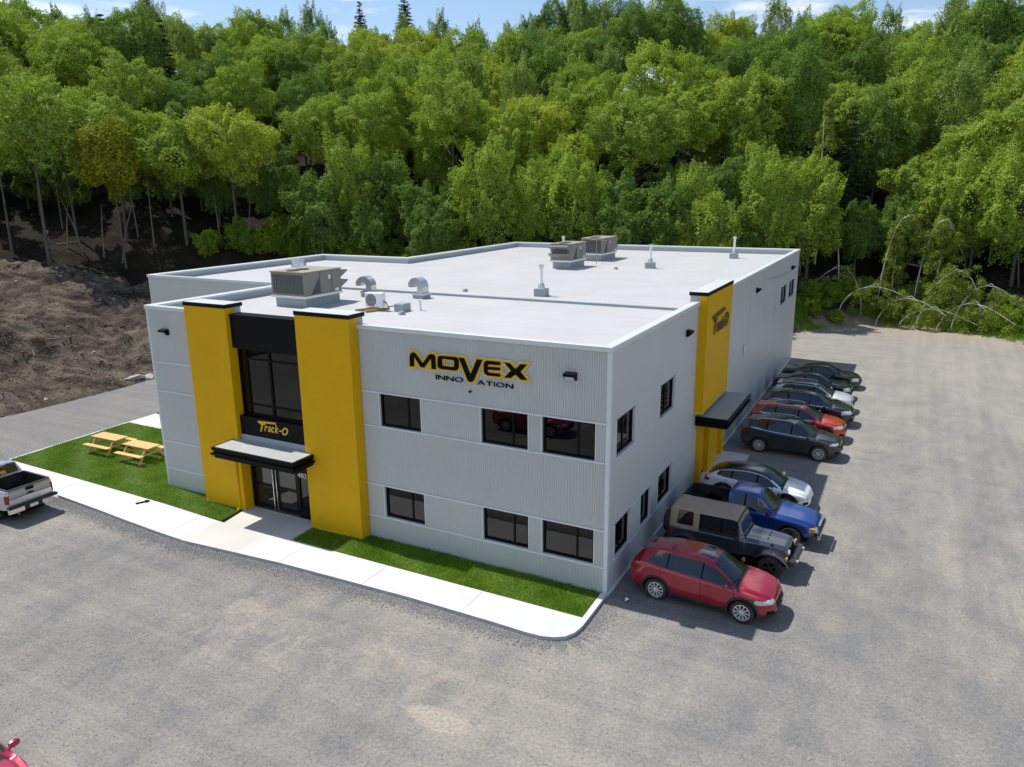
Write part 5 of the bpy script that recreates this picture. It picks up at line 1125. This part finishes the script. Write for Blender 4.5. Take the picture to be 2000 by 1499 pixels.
def broad(seed,h,cr,base=.12,n=20000,size=.25,K=75,lean=(0,0),m=None,trunk=.16,amp=.30,gap=.10,bm=None,wid=.21):
    """full crown: leaves on the outer shell of an egg-shaped, many-lobed envelope, with gaps and stray sprays"""
    rng=np.random.default_rng(seed); ch=h*(1-base); c0=np.array([lean[0]*.7,lean[1]*.7,h*base+ch*.5]); rad=np.array([cr*rng.uniform(.92,1.08),cr*rng.uniform(.92,1.08),ch*.5])
    unit=lambda k:(lambda v:v/np.linalg.norm(v,axis=1,keepdims=True))(rng.normal(0,1,(k,3)))
    big=unit(7); bk=unit(K); ak=rng.uniform(.45,1.0,K)*amp*1.35; d=unit(int(n*1.25)); d=d[(d[:,2]>-.55)|(rng.uniform(0,1,len(d))<.35)]
    hole=unit(14); d=d[~(((d@hole.T).max(1)>.972)&(rng.uniform(0,1,len(d))<.8))][:n]; n=len(d)
    dot=d@bk.T; w=np.exp(-(np.arccos(np.clip(dot,-1,1))/wid)**2)*ak; j=w.argmax(1); bump=w.max(1)
    lb=np.exp(-(np.arccos(np.clip(d@big.T,-1,1))/.50)**2).max(1)*.27; tk=unit(360); tw=np.exp(-(np.arccos(np.clip(d@tk.T,-1,1))/.085)**2); tj=tw.argmax(1); tuft=tw.max(1)
    egg=1-.16*np.clip(d[:,2],0,1)**2*0-.18*np.clip(-d[:,2],0,1)
    r=(.44+lb+bump+.10*tuft)*egg*(1-np.abs(rng.normal(0,.07,n)))*np.where(rng.uniform(0,1,n)<.05,rng.uniform(1.0,1.13,n),1)
    p=c0+d*rad*r[:,None]
    nv=d*.5+(d-bk[j])*1.7*(w[np.arange(n),j]>.06)[:,None]+(d-tk[tj])*3.0*(tuft>.2)[:,None]+rng.normal(0,.46,(n,3))+np.array([0,0,.22]); nv/=np.linalg.norm(nv,axis=1,keepdims=True)
    t=np.cross(nv,rng.normal(0,1,(n,3))); t/=np.linalg.norm(t,axis=1,keepdims=True); bb=np.cross(nv,t); s=rng.uniform(.6,1.25,(n,1))*size
    V=np.stack([p-t*s*.5,p+bb*s*.32-nv*s*.06,p+t*s*.5-nv*s*.12,p-bb*s*.32-nv*s*.06],1).reshape(-1,3)
    return np_mesh('crown',V,np.arange(4*n).reshape(-1,4),[m or M['leaf']]),limb_mesh(h,h*.82,c0+(p[::97]-c0)*.85,rng,trunk,bm or M['bark'],14,lean)
def conifer(seed,h,cr,count=42,m=None,open_=False):
    rng=np.random.default_rng(seed); cent=[];rad=[]; nw=int(h*1.7)
    for i in range(nw):
        u=i/nw; z=h*(.14+.86*u); r=cr*(1-u)**.85+.12; k=max(4,int(9*(1-u)+3))
        for j in range(k):
            a=6.283*j/k+rng.uniform(-.4,.4)
            for t in ((.35,.62,.92) if r>.7 else (.6,)): cent.append((r*t*math.cos(a),r*t*math.sin(a),z-r*t*(.28 if not open_ else -.15)+rng.normal(0,.08))); rad.append(.26+.24*r*.5)
    cent=np.array(cent); V=leaves(cent,np.array(rad),count,.26,rng,.45,.3,.32); b=MB(); b.tube([(0,0,-.4),(0,0,h*.5),(0,0,h*.98)],[h*.014,h*.009,.02],7)
    return np_mesh('crown',V,np.arange(len(V)).reshape(-1,4),[m or M['needle']]),b.mesh('trunk',M['bark'],True)
def birch(seed,h,cr):
    rng=np.random.default_rng(seed); cent=[];rad=[]
    for i in range(95):
        u=rng.uniform(0,1)**1.1; a=rng.uniform(0,6.283); r=cr*(1-u)**.7*(.35+.65*rng.uniform(0,1)**.5); cent.append((r*math.cos(a),r*math.sin(a),h*(.12+.88*u)-.25*r)); rad.append(.42+.3*(1-u))
    cent=np.array(cent); rad=np.array(rad); V=leaves(cent,rad,150,.19,rng,1.25,.2,.55); return np_mesh('crown',V,np.arange(len(V)).reshape(-1,4),[M['leaf_b']]),limb_mesh(h,h*.92,cent,rng,.13,M['bark_b'],8,(.5,.1))
PROT={}
def prototypes():
    P=PROT
    mk=lambda sd,h,cr,m,base=.28,n=31000: broad(sd,h,cr,base,n,.195,85,m=M[m])
    P['maple_g']=[mk(11,13.5,4.8,'leaf'),mk(12,15,5.2,'leaf',.30,36000),mk(13,12.5,4.5,'leaf'),mk(18,14.5,4.5,'leaf')]
    P['maple_d']=[mk(14,14.5,4.5,'leaf_d'),mk(15,12.5,4.2,'leaf_d')]
    P['maple_l']=[mk(16,13.5,4.9,'leaf_l',.30,33000),mk(17,12,4.1,'leaf_l'),mk(19,14.5,4.2,'leaf_l')]
    P['poplar']=[broad(31,16,2.7,.12,15000,.20,70,m=M['leaf_p'],trunk=.13,amp=.36),broad(32,17.5,2.9,.16,16000,.20,75,m=M['leaf_p'],trunk=.13,amp=.36),broad(33,15,2.5,.12,14000,.20,70,m=M['leaf_p'],trunk=.12,amp=.36)]
    P['conifer']=[conifer(41,15,2.6),conifer(42,12,2.2)]
    P['pine']=[conifer(43,17,2.6,34,open_=True)]
    P['birch']=[birch(51,15.5,2.2),birch(52,11,1.9)]
    P['yellow']=[broad(61,14.5,3.3,.36,11000,.24,60,m=M['leaf_y'],trunk=.12,amp=.42,wid=.28)]
    P['edge']=[broad(71,10.5,3.6,.0,25000,.185,75),broad(72,9,3.2,.0,22000,.185,70,m=M['leaf_d']),broad(73,12,3.8,.02,26000,.185,75)]
    P['tall_bare']=[broad(81,17,3.5,.46,13000,.25,65,(.5,0),trunk=.19,amp=.4),broad(82,15,3.2,.46,12000,.25,60,(-.4,.3),trunk=.15,amp=.4)]
    sh=lambda sd,h,r:broad(sd,h,r,-.25,3600,.19,34,m=M['leaf_s'],trunk=.03,amp=.4,wid=.34)
    P['shrub']=[sh(91,2.8,1.7),sh(92,3.6,2.0),sh(93,2.0,1.4)]
prototypes()
TREE_LABEL={'maple_g':('broadleaf_tree','broad fresh-green broadleaf tree','tree','fresh-green broadleaf trees'),'maple_d':('broadleaf_tree','broad deep-green broadleaf tree','tree','deep-green broadleaf trees'),
 'maple_l':('broadleaf_tree','broad yellow-green broadleaf tree','tree','yellow-green broadleaf trees'),'poplar':('poplar_tree','tall slender grey-green poplar','tree','grey-green poplars'),'conifer':('spruce_tree','dark pointed spruce','tree','dark spruces'),
 'pine':('pine_tree','open-branched dark pine','tree','dark pines'),'birch':('birch_tree','slender conical birch with a white trunk','tree','upright birches'),'edge':('broadleaf_tree','low-branched leafy young tree','tree','low-branched young trees'),
 'tall_bare':('broadleaf_tree','tall tree with a long bare trunk','tree','long-trunked trees'),'yellow':('broadleaf_tree','yellowish small-leaved tree with thin bare lower stem','tree',None),'shrub':('shrub','leafy green undergrowth shrub','shrub','undergrowth shrubs')}
def zone(x,y):
    """where on the slope a tree stands, in words, and a short form for its group"""
    ph=math.degrees(math.atan2(x-QX,y-QY)); d=math.hypot(x-QX,y-QY)-float(np.interp(ph,PH,R0))
    a='above the dirt bank' if ph<-46 else ('behind the stepped roof wing' if ph<-30 else ('behind the rear rooftop units' if ph<-9 else 'beyond the gravel lot'))
    b='at the slope foot' if d<9 else ('low on the slope' if d<30 else ('high on the slope' if d<58 else 'on the skyline'))
    return b+' '+a
def plant(kind,x,y,s=1.0,k=0,rz=0.0,z=None,sz=None,label=None):
    nm,l,c,g=TREE_LABEL[kind]; me=PROT[kind][k%len(PROT[kind])]
    zn=zone(x,y); t=thing(nm,label or l+' '+zn,c,(x,y,(gz(x,y) if z is None else z)-.1),rz,(g+' '+zn) if g else None); t.scale=(s,s,(sz or s))
    link('crown',me[0],t); link('trunk',me[1],t); return t
def px(u,v,r):
    """ground point at distance r from the camera's foot in the direction of picture column u"""
    a=math.atan((u-1000)/1477.2)-.48883; return QX+r*math.sin(a),QY+r*math.cos(a)
def forest():
    rng=np.random.default_rng(4); placed=[]
    def ok(x,y,d): return all((x-a)**2+(y-b)**2>(d*.5+e*.5)**2 for a,b,e in placed)
    def add(kind,x,y,sp,**k):
        placed.append((x,y,sp)); return plant(kind,x,y,**k)
    # individually placed trees
    for u,r,kind,s,k in ((108,83,'tall_bare',1.0,0),(40,86,'tall_bare',.92,1),(255,82,'yellow',1.0,0),(170,88,'tall_bare',.95,1),(1590,84,'birch',1.0,0),(1500,83,'birch',.8,1),(1830,84,'birch',.78,1),(1745,82,'birch',.7,1),
        (735,150,'pine',1.05,0),(815,149,'pine',1.15,0),(375,125,'conifer',1.15,0),(1990,140,'conifer',1.0,0),(1965,132,'conifer',1.0,1),(450,120,'conifer',.8,1),(1250,105,'conifer',.7,1)):
        x,y=px(u,0,r); add(kind,x,y,3.5,s=s,k=k,rz=rng.uniform(0,6.28))
    n=0
    # forest edge, then the slope
    for tries in range(900):
        ph=rng.uniform(-44,20); r=np.interp(ph,PH,R0)+(rng.uniform(.5,6) if ph<-9 else rng.uniform(5,10)); x=QX+r*math.sin(R(ph)); y=QY+r*math.cos(R(ph))
        if -27<x<3 and y<45: continue
        if ok(x,y,3.4): add('edge',x,y,3.4,s=rng.uniform(.85,1.2),k=int(rng.integers(3)),rz=rng.uniform(0,6.28)); n+=1
        if n>=46: break
    for tries in range(400):                              # low leafy trees closing the wood above the dirt bank
        ph=rng.uniform(-72,-44); r=np.interp(ph,PH,R0)+rng.uniform(9,19); x=QX+r*math.sin(R(ph)); y=QY+r*math.cos(R(ph))
        if ok(x,y,3.6): add('edge',x,y,3.6,s=rng.uniform(.8,1.1),k=1,rz=rng.uniform(0,6.28)); n+=1
        if n>=66: break
    n=0
    for tries in range(14000):
        ph=rng.uniform(-72,20); q=rng.uniform(0,1); r=np.interp(ph,PH,R0)+3+82*q; x=QX+r*math.sin(R(ph)); y=QY+r*math.cos(R(ph)); sp=4.9+1.2*q
        if -27<x<3 and y<46: continue
        if not ok(x,y,sp): continue
        if rng.uniform()<(.90-.40*max(0,q-.5)*2):
            v=vnoise(x,y,.035)*.9+rng.uniform(-.6,.6)+.12*(x+20)/40; kind='maple_l' if v>.42 else ('maple_d' if v<-.30 else 'maple_g')
        else: kind='poplar'
        if rng.uniform()<.025: kind='conifer'
        s=rng.uniform(.85,1.18); add(kind,x,y,sp,s=s,sz=s*rng.uniform(.92,1.12),k=int(rng.integers(6)),rz=rng.uniform(0,6.28)); n+=1
        if n>=350: break
    n=0
    for tries in range(3000):                             # understorey filling the gaps
        ph=rng.uniform(-70,16); r=np.interp(ph,PH,R0)+rng.uniform(9,42); x=QX+r*math.sin(R(ph)); y=QY+r*math.cos(R(ph))
        if ok(x,y,1.6): add('edge',x,y,2.6,s=rng.uniform(.65,.95),k=int(rng.integers(3)),rz=rng.uniform(0,6.28)); n+=1
        if n>=60: break
    print('forest',n)
    for i in range(190):
        ph=rng.uniform(-50,18); r=np.interp(ph,PH,R0)+rng.uniform(-.8,4.5)+(2 if ph<-44 else 0); x=QX+r*math.sin(R(ph)); y=QY+r*math.cos(R(ph))
        if -27<x<3 and y<43: continue
        if ph<-42 and rng.uniform()<.6: continue
        plant('shrub',x,y,rng.uniform(.6,1.15)*(1 if ph<-9 else .6),int(rng.integers(3)),rng.uniform(0,6.28))
    # bent birches leaning out over the edge of the lot
    for i,(u,r,h,reach,az) in enumerate(((1645,80,2.6,6.2,R(85)),(1720,80,3.0,5.6,R(100)),(1760,80,2.7,6.4,R(95)),(1800,81,4.2,5.0,R(80)),(1840,80,3.4,6.0,R(110)),(1870,80,4.6,5.4,R(75)),(1690,81,4.4,4.6,R(-80)),(1560,85,6.5,3.6,R(-65)),(1790,84,8.5,4.2,R(60)),(1640,83,7.5,3.8,R(-75)),(1930,80,5.4,4.6,R(-85)),(1720,84,8.0,4.0,R(70)))):
        x,y=px(u,0,r-2.5); t=thing('bent_birch','white-stemmed birch bent over in an arch at the edge of the lot','tree',(x,y,gz(x,y)-.1),0,'bent birches at the edge of the lot'); dx,dy=math.sin(az),math.cos(az)-.25
        pts=[]
        for k in range(11):
            q=k/10; s_=reach*(q**1.5); z=h*math.sin(min(1,q*1.02)*math.pi*.80)**.9*(1.0) if q>0 else 0; pts.append((dx*s_,dy*s_,z))
        b=MB(); b.tube(pts,[.062*(1-.75*k/10) for k in range(11)],6); b.tube([pts[5],(pts[5][0]+dx*.8,pts[5][1]+dy*.8-.3,pts[5][2]+.4),(pts[5][0]+dx*1.6,pts[5][1]+dy*1.6-.5,pts[5][2]-.3)],[.035,.025,.01],5); b.build('trunk',M['bark_b'],t,True)
        cent=[];rad=[]
        for k in range(30 if h<5 else 60):
            q=rng.uniform(.30,1.02); p=np.array(pts[min(10,int(q*10))]); cent.append(p+rng.normal(0,.30,3)+np.array([0,0,-rng.uniform(.0,1.8)**1.0])); rad.append(rng.uniform(.25,.48))
        V=leaves(np.array(cent),np.array(rad),85,.15,rng,1.5,.1,.5); link('crown',np_mesh('crown',V,np.arange(len(V)).reshape(-1,4),[M['leaf_b']]),t)
    # bare thin stems in the shade of the wood
    for i in range(30):
        ph=rng.uniform(-60,6); r=np.interp(ph,PH,R0)+rng.uniform(0,7); x=QX+r*math.sin(R(ph)); y=QY+r*math.cos(R(ph))
        if -27<x<3 and y<43: continue
        h=rng.uniform(4,8); a=rng.uniform(0,6.28); l=rng.uniform(.2,2.2); o=MB().tube([(0,0,-.3),(l*.4*math.cos(a),l*.4*math.sin(a),h*.5),(l*math.cos(a),l*math.sin(a),h)],[.08,.06,.02],6).build('bare_stem',M['bark_d'],None,True,(x,y,gz(x,y))); tag(o,'thin bare stem standing in the shade under the forest crowns','tree','bare stems in the forest shade')
forest()
# weeds along the edge of the lot
def weeds():
    rng=np.random.default_rng(17); n=34000; ph=rng.uniform(-10,22,n); r=np.interp(ph,PH,R0)+rng.normal(.6,1.3,n); x=QX+r*np.sin(np.radians(ph)); y=QY+r*np.cos(np.radians(ph)); k=(vnoise(x,y,.35)+.25>0)&(y>47); x,y=x[k],y[k]; n=len(x); z=np.maximum(hill(x,y),0)
    h=rng.uniform(.15,.6,n); a=rng.uniform(0,6.28,n); w=.03; V=np.stack([np.stack([x-w*np.cos(a),y-w*np.sin(a),z],1),np.stack([x+w*np.cos(a),y+w*np.sin(a),z],1),np.stack([x+rng.normal(0,.12,n),y+rng.normal(0,.12,n),z+h],1)],1).reshape(-1,3)
    o=link('weeds',np_mesh('weeds',V,np.arange(3*n).reshape(-1,3),[M['blade']])); tag(o,'rough grass and weeds along the far edge of the lot','weeds',kind='stuff')
weeds()
